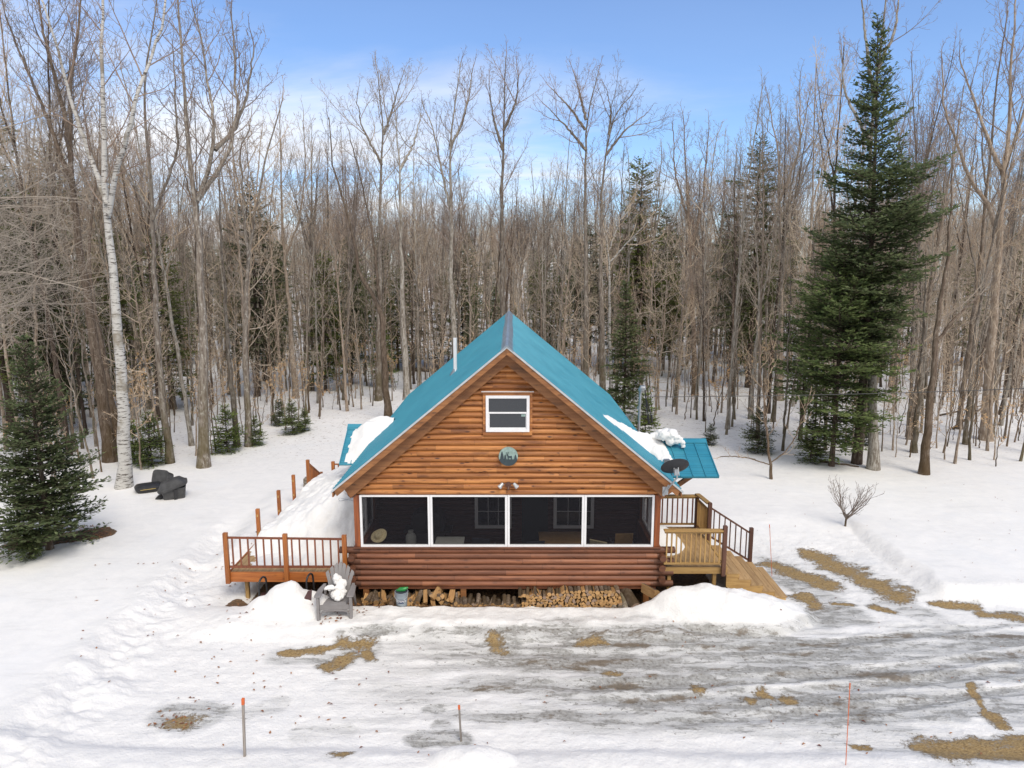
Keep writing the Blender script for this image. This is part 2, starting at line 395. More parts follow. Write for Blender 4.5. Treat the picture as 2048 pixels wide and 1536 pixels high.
def bark(name, base, dark, light, moss=None, birch=False, sc=1.0):
    m, nt, b = nodes_mat(name); t = NT(nt)
    tc = t.n('ShaderNodeTexCoord'); oi = t.n('ShaderNodeObjectInfo')
    ad = t.n('ShaderNodeVectorMath', operation='ADD'); t.l(tc.outputs['Object'], ad.inputs[0])
    sc7 = t.n('ShaderNodeVectorMath', operation='SCALE'); t.l(oi.outputs['Random'], sc7.inputs[0]); sc7.inputs['Scale'].default_value = 30; t.l(sc7.outputs[0], ad.inputs[1])
    P = ad.outputs[0]
    if birch:
        g = t.noise(t.map(P, scale=(2.2, 2.2, 14)), 1.6, 6, 0.65); pat = t.noise(P, 1.1, 5, 0.6)
        c = t.mix(t.mr(g, 0.53, 0.60), base, dark); c = t.mix(t.mr(pat, 0.54, 0.66), c, light)
    else:
        g = t.noise(t.map(P, scale=(9, 9, 1.2)), 2.0 * sc, 6, 0.65, 0.5); pat = t.noise(t.map(P, scale=(5, 5, 2.2)), 2.0, 8, 0.72)
        c = t.mix(t.mr(g, 0.35, 0.65), base, dark)
        c = t.mix(t.m('MULTIPLY', t.mr(pat, 0.50, 0.66), .8), c, light)
    if moss:
        sep = t.n('ShaderNodeSeparateXYZ'); t.l(tc.outputs['Object'], sep.inputs[0])
        mz = t.mr(sep.outputs[2], 0.0, 5.0, 0.75, 0.0); mn = t.noise(P, 1.7, 4)
        c = t.mix(t.m('MULTIPLY', mz, t.mr(mn, 0.35, 0.6)), c, moss)
    hs = t.n('ShaderNodeHueSaturation'); t.l(c, hs.inputs['Color']); t.l(t.mr(oi.outputs['Random'], 0, 1, 0.62, 1.28, False), hs.inputs['Value'])
    t.l(hs.outputs[0], b.inputs['Base Color']); b.inputs['Roughness'].default_value = 0.85; b.inputs['Specular IOR Level'].default_value = 0.2
    t.bump(g, 0.7, 0.02, b); return m
M['bark_grey'] = bark('grey lichened bark', (0.28, 0.245, 0.205), (0.12, 0.092, 0.072), (0.44, 0.42, 0.38), moss=(0.10, 0.08, 0.035))
M['bark_brown'] = bark('brown bark', (0.225, 0.172, 0.132), (0.10, 0.070, 0.050), (0.32, 0.27, 0.215), moss=(0.085, 0.055, 0.025))
M['bark_tan'] = bark('tan bark', (0.34, 0.275, 0.215), (0.17, 0.125, 0.09), (0.46, 0.41, 0.35))
M['bark_pale'] = bark('pale aspen bark', (0.42, 0.39, 0.34), (0.15, 0.12, 0.09), (0.52, 0.50, 0.46))
M['birch'] = bark('white birch bark', (0.66, 0.64, 0.60), (0.12, 0.10, 0.085), (0.36, 0.32, 0.26), birch=True)
M['bark_dark'] = bark('dark conifer bark', (0.11, 0.08, 0.062), (0.05, 0.035, 0.026), (0.17, 0.15, 0.12))
def twig_mat(name, col, col2, ns=0.8):
    m, nt, b = nodes_mat(name); t = NT(nt); tc = t.n('ShaderNodeTexCoord'); oi = t.n('ShaderNodeObjectInfo')
    n = t.noise(tc.outputs['Object'], ns, 4); c = t.mix(t.mr(n, 0.35, 0.65), col, col2)
    hs = t.n('ShaderNodeHueSaturation'); t.l(c, hs.inputs['Color']); t.l(t.mr(oi.outputs['Random'], 0, 1, 0.72, 1.25, False), hs.inputs['Value'])
    t.l(t.mr(oi.outputs['Random'], 0.2, 0.9, 0.75, 1.15, False), hs.inputs['Saturation'])
    t.l(hs.outputs[0], b.inputs['Base Color']); b.inputs['Roughness'].default_value = 0.8; b.inputs['Specular IOR Level'].default_value = 0.2; return m
M['twig'] = twig_mat('twigs brown', (0.32, 0.245, 0.18), (0.45, 0.36, 0.27))
M['twig_pale'] = twig_mat('twigs pale', (0.45, 0.36, 0.27), (0.58, 0.485, 0.38))
M['twig_red'] = twig_mat('twigs dark reddish', (0.20, 0.148, 0.118), (0.31, 0.24, 0.195))
M['needle'] = twig_mat('fir needles', (0.085, 0.140, 0.040), (0.25, 0.31, 0.095), 5.0)
M['needle_blue'] = twig_mat('spruce needles', (0.085, 0.135, 0.045), (0.24, 0.29, 0.105), 5.0)
M['needle_dull'] = twig_mat('hemlock needles', (0.105, 0.130, 0.045), (0.17, 0.195, 0.07))
for _k in ('needle', 'needle_blue', 'needle_dull'):
    _nt = M[_k].node_tree; _b = _nt.nodes['Principled BSDF']; _o = [n for n in _nt.nodes if n.type == 'OUTPUT_MATERIAL'][0]
    _tr = _nt.nodes.new('ShaderNodeBsdfTranslucent'); _mx = _nt.nodes.new('ShaderNodeMixShader'); _mx.inputs[0].default_value = .45
    _nt.links.new(_b.inputs['Base Color'].links[0].from_socket, _tr.inputs[0]); _nt.links.new(_b.outputs[0], _mx.inputs[1]); _nt.links.new(_tr.outputs[0], _mx.inputs[2]); _nt.links.new(_mx.outputs[0], _o.inputs[0])
M['dead_leaf'] = twig_mat('dead beech leaves', (0.52, 0.33, 0.17), (0.66, 0.47, 0.28))
# ---------------------------------------------------------------- terrain
def capsule(X, Y, a, b, r):
    ax, ay = a; bx, by = b; dx, dy = bx - ax, by - ay; L2 = dx * dx + dy * dy + 1e-9
    t = np.clip(((X - ax) * dx + (Y - ay) * dy) / L2, 0, 1)
    d = np.hypot(X - ax - t * dx, Y - ay - t * dy); return 1 - d / r      # 1 on the axis, 0 at r, negative outside
def hterr(x, y):
    X = np.asarray(x, float); Y = np.asarray(y, float)
    # ploughed area: x > -8.3 in front, right up to the bank
    n1 = fbm(X * 0.55, Y * 0.55, 4); n2 = fbm(X * 2.1 + 40, Y * 2.1, 4, 0.55); n3 = fbm(X * 0.12 + 9, Y * 0.12 + 3, 3)
    # distance inside the deep snow on the left
    eL = -8.35 + 0.25 * n1 + 0.10 * n2 - 0.03 * (Y - 15)
    left = sstep(0.0, 0.9, eL - X)
    eR = np.where(Y < 17.1, 99.0, 10.5 + 0.2 * n2)
    right = sstep(0.0, 0.7, X - (10.5 + 0.05 * n2 + .25 * n1)) * sstep(16.6, 17.4, Y + 0.1 * n2 + 0.02 * (X - 10))
    back = sstep(19.6, 22.5, Y + 0.2 * n1 - 0.4 * sstep(7, 11, X))
    deep = np.maximum(np.maximum(left, right), back)
    h = 0.32 * deep
    # rough plough ridge beside the left edge and lumps
    ridge = np.exp(-((X - eL + 0.1) / 0.75) ** 2) * sstep(23, 16, Y) * sstep(9.0, 11.5, Y)
    h = h + ridge * (0.13 + 0.20 * fbm(X * 1.7, Y * 1.7 + 8, 5, 0.58))
    ridR = np.exp(-((X - 10.45 - .2 * n1) / 0.45) ** 2) * sstep(16.8, 17.5, Y) * sstep(22, 20.5, Y)
    h = h + ridR * (0.07 + .03 * n1)
    h = h + (0.003 + 0.021 * (1 - deep)) * fbm(X * 5, Y * 5, 4, 0.6) + 0.015 * n2 * (1 - .8 * deep) + 0.04 * deep * n1
    # icy ruts in the yard
    yard = (1 - deep) * sstep(16.2, 15.2, Y)
    h = h + yard * 0.020 * fbm(X * 0.5 + 3, Y * 4.2, 3, 0.6)
    for yc, w_ in ((15.25, .16), (14.40, .15), (13.22, .16), (12.72, .15), (12.05, .14)):
        cy = yc + .012 * np.clip(X - 1, 0, 99) ** 2 + .10 * fbm(X * .35 + yc, X * 0 + yc, 2); q = (Y - cy) / w_
        on = sstep(-1.2, .8, X + 2 * (yc - 13.5)) * yard
        h = h + on * (-.030 * np.exp(-q ** 2) + .022 * (np.exp(-(q - 1.5) ** 2 * 3) + np.exp(-(q + 1.5) ** 2 * 3)) * (1 + n2))
    # bank of snow along the front of the woodpile
    bk = sstep(14.85 + 0.15 * np.asarray(n1), 15.45, Y + 0.12 * n2) * sstep(16.62, 16.15, Y + 0.10 * n2) * sstep(-7.8, -6.3, X) * sstep(4.6, 3.4, X)
    h = h + bk * (0.20 + 0.09 * n1 + 0.05 * n2)
    lump = lambda cx, cy, rx, ry, hh, p=1.0: hh * np.clip(1 - (((X - cx) / rx) ** 2 + ((Y - cy) / ry) ** 2) * (1 + 0.25 * n2), 0, 1) ** p
    h = h + lump(5.35, 16.15, 2.0, 0.95, 0.62, 0.9) * (1 + 0.16 * n2 + .10 * fbm(X * 4 + 7, Y * 4, 3, .6) + .2 * n1) + lump(4.1, 16.2, 1.2, 0.55, 0.30)
    h = h + lump(-5.12, 16.32, 0.85, 0.75, 0.50, 0.8) * (1 + 0.35 * n2 + .15 * n1) + lump(-5.75, 16.15, 0.65, 0.5, 0.30, 0.7)
    side = sstep(-8.9, -7.9, X + .15 * n1) * sstep(-7.15, -7.22, X) * sstep(17.6, 20.0, Y + .3 * n1) * sstep(25.2, 24.2, Y); h = h * (1 - side) + side * (.60 + .05 * n1) + lump(-6.9, 15.9, 1.6, 0.9, 0.12)
    # low bank along the bottom of the picture
    bb = sstep(11.35, 10.85, Y + 0.12 * n1 + 0.012 * X)
    h = h + bb * 0.16 + lump(-0.65, 10.85, 0.75, 0.40, 0.22, 0.8) * (1 + .3 * n2)
    # bare ground under the cabin and decks
    und = sstep(0.0, 0.35, np.minimum(np.minimum(X + 6.9, 5.35 - X), np.minimum(Y - 16.62 - 0.08 * n2, np.where(X > 3.8, 19.6, 24.0) - Y)))
    h = h * (1 - und) + und * (-0.12 + 0.02 * n2)
    # forest floor
    fo = sstep(26, 45, Y)
    h = h + fo * (0.55 * n3 + 0.12 * fbm(X * 0.5, Y * 0.5, 3)) + sstep(40, 160, Y) * 0.8
    return h
def hz(x, y): return float(hterr(np.array([x]), np.array([y]))[0])
def GT(u, v):                            # photo pixel -> point on the terrain
    z = 0.0
    for i in range(6):
        p = G(u, v, z); z = hz(p.x, p.y)
    return Vector((p.x, p.y, z))

def build_ground():
    def axis(lo, hi, step, out_lo, out_hi, g=1.12):
        a = list(np.arange(lo, hi, step)); s = step; x = hi
        while x < out_hi: a.append(x); s *= g; x += s
        s = step; x = lo - step
        while x > out_lo: a.insert(0, x); s *= g; x -= s
        return np.array(a)
    xs = axis(-14.5, 14.5, 0.05, -700, 700, 1.07); ys = axis(10.2, 24.0, 0.045, -40, 900, 1.035)
    X, Y = np.meshgrid(xs, ys); Z = hterr(X, Y)
    nx, ny = len(xs), len(ys)
    V = np.stack([X.ravel(), Y.ravel(), Z.ravel()], 1)
    i = (np.arange(ny - 1)[:, None] * nx + np.arange(nx - 1)[None, :]).ravel()
    F = np.stack([i, i + 1, i + nx + 1, i + nx], 1)
    me = np_mesh('snow_ground', V, [F]); me.polygons.foreach_set("use_smooth", np.ones(len(F), dtype=bool))
    def g2(u, v): p = G(u, v, 0.0); return (p.x, p.y)
    wx = X + 0.16 * fbm(X * 1.7, Y * 1.7, 4, 0.6); wy = Y + 0.16 * fbm(X * 1.7 + 50, Y * 1.7, 4, 0.6)
    dp = np.maximum(sstep(0, 1.0, -8.9 - X), sstep(19.5, 22.5, Y)); dp = np.maximum(dp, sstep(10.6, 11.4, X) * sstep(17, 18, Y))
    grass = np.full(X.shape, -1.0)
    for (a, b, r, s) in [((1635, 1115), (1785, 1188), 0.42, 1), ((1615, 1107), (1650, 1118), 0.25, .9), ((1550, 1130), (1655, 1172), 0.33, 1), ((1600, 1192), (1628, 1208), 0.22, 1),
                      ((1745, 1213), (1790, 1222), 0.14, .9), ((1865, 1207), (1955, 1216), 0.15, .9), ((1965, 1226), (2045, 1238), 0.19, 1), ((1660, 1205), (1700, 1210), 0.10, .8),
                      ((1875, 1508), (2060, 1502), 0.34, 1), ((1930, 1490), (2060, 1480), 0.16, .9), ((568, 1306), (640, 1297), 0.14, 1), ((662, 1328), (690, 1315), 0.20, 1), ((690, 1290), (735, 1293), 0.20, 1), ((735, 1305), (745, 1318), 0.13, 1), ((640, 1297), (690, 1290), 0.09, .8),
                      ((1165, 1287), (1205, 1287), 0.20, .8), ((985, 1278), (1000, 1300), 0.22, .75), ((1388, 1377), (1398, 1380), 0.14, .9), ((1525, 1386), (1535, 1392), 0.17, .9), ((1575, 1398), (1585, 1404), 0.16, .9), ((1495, 1398), (1500, 1402), 0.12, .9),
                      ((1985, 1432), (2000, 1448), 0.19, .9), ((1940, 1370), (1975, 1425), 0.09, .8), ((1705, 1492), (1735, 1497), 0.12, .8), ((1220, 1348), (1236, 1350), 0.13, .7),
                      ((345, 1440), (375, 1450), 0.22, .6), ((670, 1520), (690, 1524), 0.13, .7), ((1230, 1190), (1235, 1200), .01, .1)]:
        grass = np.maximum(grass, capsule(wx, wy, g2(*a), g2(*b), r * 1.15) - (1 - s) * 0.9 + .9 * fbm(X * 2.2, Y * 3.6, 5, .68))
    ice = np.full(X.shape, 0.0)
    def blob(a, b, r, amt): 
        nonlocal ice
        ice = np.maximum(ice, amt * sstep(0, 0.55, capsule(wx, wy, g2(*a), g2(*b), r)))
    blob((1060, 1308), (1300, 1312), 0.22, .75); blob((1070, 1371), (1520, 1350), 0.26, .85); blob((1090, 1402), (1400, 1400), 0.24, .6)
    blob((1040, 1262), (1330, 1256), 0.35, .7); blob((1300, 1290), (1560, 1300), 1.1, .80); blob((1450, 1250), (1650, 1230), 0.7, .75); blob((1700, 1405), (1900, 1425), .45, .75)
    blob((1600, 1330), (1760, 1300), 1.0, .6); blob((1560, 1150), (1700, 1230), .7, .65); blob((1700, 1150), (1900, 1260), .6, .5); blob((1750, 1300), (2048, 1330), 1.0, .5)
    blob((1900, 1370), (2048, 1440), .8, .6); blob((1300, 1390), (1650, 1420), 0.8, .55); blob((1450, 1225), (1600, 1222), .2, .95); blob((340, 1430), (420, 1430), .55, .65)
    blob((860, 1420), (880, 1420), .22, .75); blob((830, 1475), (920, 1478), .32, .85); blob((880, 1455), (890, 1455), .28, .6); blob((470, 1430), (560, 1410), .35, .4); blob((560, 1312), (740, 1300), .5, .55)
    blob((960, 1280), (1020, 1290), .5, .8); blob((600, 1470), (680, 1460), .4, .35); blob((1500, 1450), (1800, 1460), .5, .45); blob((1650, 1480), (1900, 1500), .4, .4); blob((450,1265),(800,1245),.25,.3)
    for yc, w_ in ((15.25, .22), (14.40, .20), (13.22, .22), (12.72, .20), (12.05, .16)):
        cy = yc + .012 * np.clip(X - 1, 0, 99) ** 2 + .10 * fbm(X * .35 + yc, X * 0 + yc, 2)
        ice = np.maximum(ice, (.88 + .3 * fbm(X * .8 + yc * 3, X * 0, 3)) * np.exp(-((Y - cy) / w_) ** 4) * sstep(-1.2, .8, X + 2 * (yc - 13.5)) * sstep(16, 15.5, Y))
    ice = np.maximum(ice, .55 * sstep(-.9, .1, grass))
    ice = ice * (0.75 + 0.5 * fbm(X * 0.9, Y * 5.5, 4, 0.6))
    yard = (X > -8.2) & (Y < 20) & (Y > 10)
    ice = np.where(yard, ice, 0) * sstep(.26, .12, Z)
    base = 0.62 * 1.12 * sstep(-5.5, 2.0, X + .8 * fbm(X * .5, Y * .5, 3)) * sstep(16.0, 15.2, Y) * sstep(11.3, 12.4, Y) * np.clip(0.75 + 1.5 * fbm(X * 0.35 + 11, Y * 2.2, 4, 0.6), 0, 1.3)
    ice = np.maximum(ice, np.where(yard, base, 0) * sstep(.26, .12, Z))
    n2 = fbm(X * 2.1 + 40, Y * 2.1, 4, 0.55)
    dirt = sstep(-0.02, 0.12, np.minimum(np.minimum(X + 6.75, 5.4 - X), np.minimum(Y - 16.50 - 0.12 * n2, np.where(X > 3.8, 19.6, 22.0) - Y)))
    dirt = np.maximum(dirt, sstep(0.0, 0.25, capsule(wx, wy, (-14.4, 19.95), (-12.7, 20.7), 0.62)) * 0.9)
    dirt = np.maximum(dirt, sstep(0.0, 0.3, capsule(wx, wy, (-4.2, 16.55), (-1.9, 16.35), 0.28)) * 0.9)
    dirt = np.maximum(dirt, sstep(0.0, 0.3, capsule(wx, wy, (-7.0, 16.75), (-6.6, 16.45), 0.30)) * 1.0)
    for nm, A in (('smooth', dp), ('grass', np.clip(grass * 0.5 + 0.5, 0, 1)), ('ice', np.clip(ice, 0, 1)), ('dirt', dirt)):
        at = me.attributes.new(nm, 'FLOAT', 'POINT'); at.data.foreach_set("value", A.ravel().astype(np.float32))
    m, nt, b = nodes_mat('snow and ice ground'); t = NT(nt)
    tc = t.n('ShaderNodeTexCoord'); P = tc.outputs['Object']
    A = {}
    for nm in ('grass', 'ice', 'dirt', 'smooth'):
        a = t.n('ShaderNodeAttribute', attribute_name=nm); A[nm] = a.outputs['Fac']
    n1 = t.noise(P, 2.0, 9, 0.65); n2_ = t.noise(P, 14.0, 6, 0.65); n3 = t.noise(P, 60.0, 4, 0.6); n4 = t.noise(t.map(P, scale=(0.45, 2.6, 1)), 2.2, 8, 0.68)
    big = t.noise(P, 0.5, 5, 0.6)
    n1 = t.m('ADD', t.m('MULTIPLY', n1, .6), t.m('MULTIPLY', t.noise(P, 5.0, 8, .7), .4))
    snow = t.mix(t.mr(n1, 0.38, 0.68), (0.83, 0.815, 0.795), (0.765, 0.757, 0.745))
    snow = t.mix(t.m('MULTIPLY', t.mr(big, 0.5, 0.7), 0.5), snow, (0.80, 0.80, 0.80))
    # ice: a broad grey film, crisp darker streaks, brown melt, scraped white lines
    st1 = t.noise(t.map(P, scale=(0.30, 2.4, 1), rot=(0, 0, -.05)), 2.0, 9, 0.72, .4); st2 = t.noise(t.map(P, scale=(0.75, 3.0, 1), rot=(0, 0, .04)), 2.2, 9, 0.74, .6)
    film = t.m('MULTIPLY', t.mr(t.m('ADD', A['ice'], t.m('MULTIPLY', t.m('SUBTRACT', st1, 0.5), 1.2)), 0.02, 0.62), .78)
    f = film
    gran = t.mr(n3, .3, .7)
    col = t.mix(film, snow, t.mix(gran, (0.40, 0.40, 0.385), (0.53, 0.53, 0.52)))
    dk = t.mr(t.m('ADD', A['ice'], t.m('MULTIPLY', t.m('SUBTRACT', st2, 0.5), 3.0)), 0.48, 0.70)
    dk = t.m('MULTIPLY', dk, t.mr(A['ice'], .08, .35))
    col = t.mix(t.m('MULTIPLY', dk, t.mr(n2_, .3, .62, .35, .9)), col, t.mix(n2_, (0.17, 0.165, 0.145), (0.33, 0.32, 0.30)))
    brown = t.mr(t.m('ADD', A['ice'], t.m('MULTIPLY', t.m('SUBTRACT', t.noise(t.map(P, scale=(.7, 1.5, 1)), 1.6, 8, .7), 0.5), 3.0)), 0.80, 1.12)
    col = t.mix(t.m('MULTIPLY', t.m('MULTIPLY', brown, t.mr(A['ice'], .2, .5)), 0.8), col, (0.155, 0.115, 0.070))
    wl = t.m('MULTIPLY', t.mr(t.noise(t.map(P, scale=(0.22, 6.5, 1), rot=(0, 0, .06)), 2.2, 6, 0.7), .60, .66), t.mr(n1, .4, .55))
    col = t.mix(t.m('MULTIPLY', wl, .75), col, snow)
    # trampled specks
    sp = t.mr(t.m('ADD', n2_, t.m('MULTIPLY', A['ice'], 0.11)), 0.66, 0.72)
    sp = t.m('MULTIPLY', sp, t.mr(A['ice'], 0.02, 0.2))
    col = t.mix(t.m('MULTIPLY', sp, 0.8), col, (0.14, 0.12, 0.10))
    # dead grass showing through
    gf = t.mr(t.m('ADD', A['grass'], t.m('MULTIPLY', t.m('SUBTRACT', t.m('ADD', t.m('MULTIPLY', n2_, 0.6), t.m('MULTIPLY', n3, 0.4)), 0.5), 1.5)), 0.44, 0.68)
    gf = t.m('MULTIPLY', gf, t.mr(t.noise(P, 9.0, 6, .7), .30, .42, .25, 1.0))
    gn = t.noise(t.map(P, scale=(1, 2.2, 1), rot=(0, 0, 0.5)), 20, 8, 0.75)
    gcol = t.mix(t.mr(gn, 0.32, 0.68), (0.17, 0.108, 0.048), (0.46, 0.325, 0.145))
    gcol = t.mix(t.m('MULTIPLY', t.mr(n2_, 0.52, 0.72), 0.7), gcol, (0.07, 0.045, 0.02))
    mud = t.m('MULTIPLY', t.m('MULTIPLY', gf, t.m('SUBTRACT', 1.0, gf)), 2.6, clamp=True)
    col = t.mix(gf, col, gcol); col = t.mix(mud, col, (0.20, 0.165, 0.125))
    dn = t.mix(t.mr(n2_, 0.3, 0.7), (0.06, 0.038, 0.024), (0.20, 0.115, 0.055)); dn = t.mix(t.mr(n3, 0.6, 0.7), dn, (0.36, 0.24, 0.12))
    dfm = t.mr(t.m('ADD', A['dirt'], t.m('MULTIPLY', t.m('SUBTRACT', n2_, 0.5), 0.8)), 0.45, 0.6)
    col = t.mix(dfm, col, dn)
    # forest litter on the snow far back
    sep = t.n('ShaderNodeSeparateXYZ'); t.l(P, sep.inputs[0])
    lit = t.m('MULTIPLY', t.mr(t.noise(P, 6.0, 6, 0.75), 0.55, 0.66), t.mr(sep.outputs[1], 25, 34, 0, 0.75))
    col = t.mix(lit, col, (0.22, 0.15, 0.10))
    t.l(col, b.inputs['Base Color'])
    rg = t.m('SUBTRACT', 0.75, t.m('MULTIPLY', f, 0.45)); rg = t.m('ADD', rg, t.m('MULTIPLY', gf, 0.4)); t.l(t.m('MINIMUM', rg, 0.95), b.inputs['Roughness'])
    h = t.m('ADD', t.m('MULTIPLY', n1, 1.0), t.m('MULTIPLY', n2_, 0.45)); h = t.m('SUBTRACT', h, t.m('MULTIPLY', f, 0.25))
    h = t.m('ADD', h, t.m('MULTIPLY', t.m('MULTIPLY', gf, gn), 0.3))
    fade = t.m('MULTIPLY', h, t.mr(A['smooth'], 0, 1, 1.0, 0.22))
    bp = t.n('ShaderNodeBump'); bp.inputs['Strength'].default_value = 0.8; bp.inputs['Distance'].default_value = 0.07; t.l(fade, bp.inputs['Height']); t.l(bp.outputs[0], b.inputs['Normal'])
    o = link('snow_ground', me, m); tag(o, kind='structure'); return o
build_ground()
# ---------------------------------------------------------------- the cabin
XC = -0.12                      # centre line
XL, XR = XC - 3.80, XC + 3.80   # side walls
YF, YB = 17.0, 29.2             # front and back gable walls
RZ, EZ, HS = 6.54, 3.02, 4.25   # ridge, eave height and half span of the roof
RY0, RY1 = 16.58, 29.55
SL = (RZ - EZ) / HS
def roof_z(x): return RZ - abs(x - XC) * SL
cabin = thing('log_cabin', 'small log cabin with teal metal roof and screened porch, standing in the snow', 'cabin', (XC, YF, 0))

def siding(z0, z1, xl, xr, y, course, bulge, n=7):
    """rounded log courses; xl, xr are functions of z; outside is -y"""
    mb = MB(); k = 0; z = z0
    while z < z1 - 1e-4:
        vs = []
        for j in range(n + 1):
            t = j / n; zz = min(z + t * course, z1); yo = -bulge * (math.sin(math.pi * min(max(t, 0.0), 1.0)) ** 0.70) * (1.12 - 0.30 * t)
            a, b_ = xl(zz), xr(zz)
            if b_ < a: a = b_ = (a + b_) / 2
            vs += [(a, y + yo, zz), (b_, y + yo, zz)]
        mb.add(vs, [(2 * j, 2 * j + 1, 2 * j + 3, 2 * j + 2) for j in range(n)])
        z += course
    return mb
# gable: courses are counted from z = 0 in the shader, so the geometry is aligned to it
ZG0 = 0.14 * 20
gx = lambda s: (lambda z: XC + s * min(3.86, (RZ - 0.10 - z) / SL))
g = siding(ZG0 + 0.05 - 0.05, 6.44, gx(-1), gx(1), YF, 0.14, 0.060, 10)
g.box(XL, XR, YF + 0.002, YF + 0.12, 2.83, 3.2)
gable = g.build('gable_wall', M['gable'], cabin)
mb = MB(); mb.add([(XC - 3.8, YF + 0.06, 3.1), (XC + 3.8, YF + 0.06, 3.1), (XC, YF + 0.06, 6.3)], [(0, 1, 2)])
mb.add([(XC - 3.8, YF + 2.1, 2.95), (XC + 3.8, YF + 2.1, 2.95), (XC + 3.8, YF + 0.05, 2.95), (XC - 3.8, YF + 0.05, 2.95)], [(0, 1, 2, 3)])
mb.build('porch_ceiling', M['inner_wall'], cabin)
# porch front wall of half logs
PW0 = 0.149 * 2.58
pw = siding(0.3725, 0.3725 + 0.149 * 7, lambda z: XL + 0.02, lambda z: XR - 0.02, YF - 0.005, 0.149, 0.058, 9)
pw.box(XL + 0.02, XR - 0.02, YF + 0.004, YF + 0.12, 0.30, 1.40)
pwo = pw.build('porch_front_wall', M['wall_log'], cabin)
MB().box(XL - 0.06, XR + 0.06, YF - 0.10, YF + 0.14, 1.4175, 1.448).build('sill', M['log_end'], cabin, bevel=0.006)
# crossing log ends at both corners
for s in (-1, 1):
    for k in range(7):
        z = 0.3725 + 0.149 * k + 0.0745; e = MB(); L_ = (0.40, 0.22)[k % 2] if s > 0 else (0.24, 0.42)[k % 2]
        if k == 6: L_ = 0.42
        x = XR if s > 0 else XL; r = 0.086
        if k % 2 == (0 if s > 0 else 0):
            e.tube([(x - s * 0.10, YF + 0.02, z), (x + s * L_, YF + 0.02, z)], r, 14)
        else:
            e.tube([(x + s * 0.10, YF - 0.13 - 0.04 * (k % 3), z), (x + s * 0.10, YF + 0.5, z)], r * 0.98, 14)
            e.tube([(x - s * 0.05, YF + 0.03, z), (x + s * 0.2, YF + 0.03, z)], r * 0.9, 12)
        e.build('log_end', M['log_end'], cabin, smooth=True)
# corner posts and the round purlin ends above them
for x0, x1 in ((XL - 0.02, -3.80), (3.555, XR + 0.02)):
    MB().box(x0, x1, YF - 0.055, YF + 0.12, 1.449, 2.80).build('corner_post', M['post'], cabin, bevel=0.01)
for x in (XL - 0.04, XR + 0.04):
    MB().tube([(x, YF - 0.12, 2.87), (x, YB, 2.87)], 0.115, 14).build('top_log', M['log_end'], cabin, smooth=True)
# screens
fr = [-3.79, -2.04, -0.115, 1.80, 3.545]
for i in range(4):
    x0, x1 = fr[i] + (0.0 if i == 0 else 0.003), fr[i + 1] - 0.003; w = 0.055
    f = MB(); y0, y1 = YF - 0.06, YF + 0.02; zb, zt = 1.45, 2.797; w0 = w if i else 0.045; 
    f.box(x0, x0 + w, y0, y1, zb, zt); f.box(x1 - w, x1, y0, y1, zb, zt)
    f.box(x0 + w, x1 - w, y0, y1, zb, zb + 0.05); f.box(x0 + w, x1 - w, y0, y1, zt - 0.04, zt)
    fo = f.build('screen_frame', M['white'], cabin)
    p = MB(); p.add([(x0 + w, YF - 0.01, zb + 0.05), (x1 - w, YF - 0.01, zb + 0.05), (x1 - w, YF - 0.01, zt - 0.04), (x0 + w, YF - 0.01, zt - 0.04)], [(0, 1, 2, 3)])
    p.build('screen_mesh', M['screen'], fo)
# side and back walls, closed below the porch sides, screens above
def side_wall(x, s):
    mb = MB()
    def course(z0, z1, ya, yb):
        z = z0
        while z < z1 - 1e-3:
            n = 6; vs = []
            for j in range(n + 1):
                t = j / n; o = 0.05 * math.sin(math.pi * t) ** 0.45
                vs += [(x + s * o, ya, z + t * 0.149), (x + s * o, yb, z + t * 0.149)]
            mb.add(vs, [(2 * j, 2 * j + 1, 2 * j + 3, 2 * j + 2) for j in range(n)]); z += 0.149
        mb.box(x - 0.10 * (s > 0) - 0.002 * s, x + 0.10 * (s < 0) - 0.002 * s, ya, yb, z0, z1)
    course(0.3725, 0.3725 + 0.149 * 7, YF + 0.13, YF + 2.1)
    course(0.3725, 0.3725 + 0.149 * 17, YF + 2.1, YB)
    mb.box(x - 0.05, x + 0.05, YF + 1.95, YF + 2.1, 1.42, 2.9)
    return mb.build('side_wall', M['wall_log'], cabin)
wl = side_wall(XL + 0.06, -1); wr = side_wall(XR - 0.06, 1)
for x in (XL + 0.03, XR - 0.03):
    for a in (YF + 0.16, YF + 1.1):
        f = MB(); b_ = a + (.90 if a < YF + 1 else .84)
        f.box(x - .03, x + .03, a, a + .05, 1.44, 2.86); f.box(x - .03, x + .03, b_ - .05, b_, 1.44, 2.86)
        f.box(x - .03, x + .03, a + .05, b_ - .05, 1.44, 1.49); f.box(x - .03, x + .03, a + .05, b_ - .05, 2.81, 2.86)
        fo = f.build('screen_frame', M['white'], cabin)
        p = MB(); p.add([(x, a + .05, 1.49), (x, b_ - .05, 1.49), (x, b_ - .05, 2.81), (x, a + .05, 2.81)], [(0, 1, 2, 3)]); p.build('screen_mesh', M['screen'], fo)
MB().prism([(XL, 0.37), (XR, 0.37), (XR, 3.1), (XC, 6.3), (XL, 3.1)], 'y', YB - 0.1, YB).build('back_wall', M['wall_log'], cabin)
MB().box(XL + .1, XR - .1, YF + 0.13, YB - .15, 0.40, 0.45).build('porch_floor', M['deck'], cabin)
mb = MB()
for i in range(9): mb.box(XL + 0.3 + i * 0.87, XL + 0.35 + i * 0.87, YF + 0.13, YF + 4.0, 0.30, 0.398)
mb.build('floor_joist', M['log_end'], cabin)
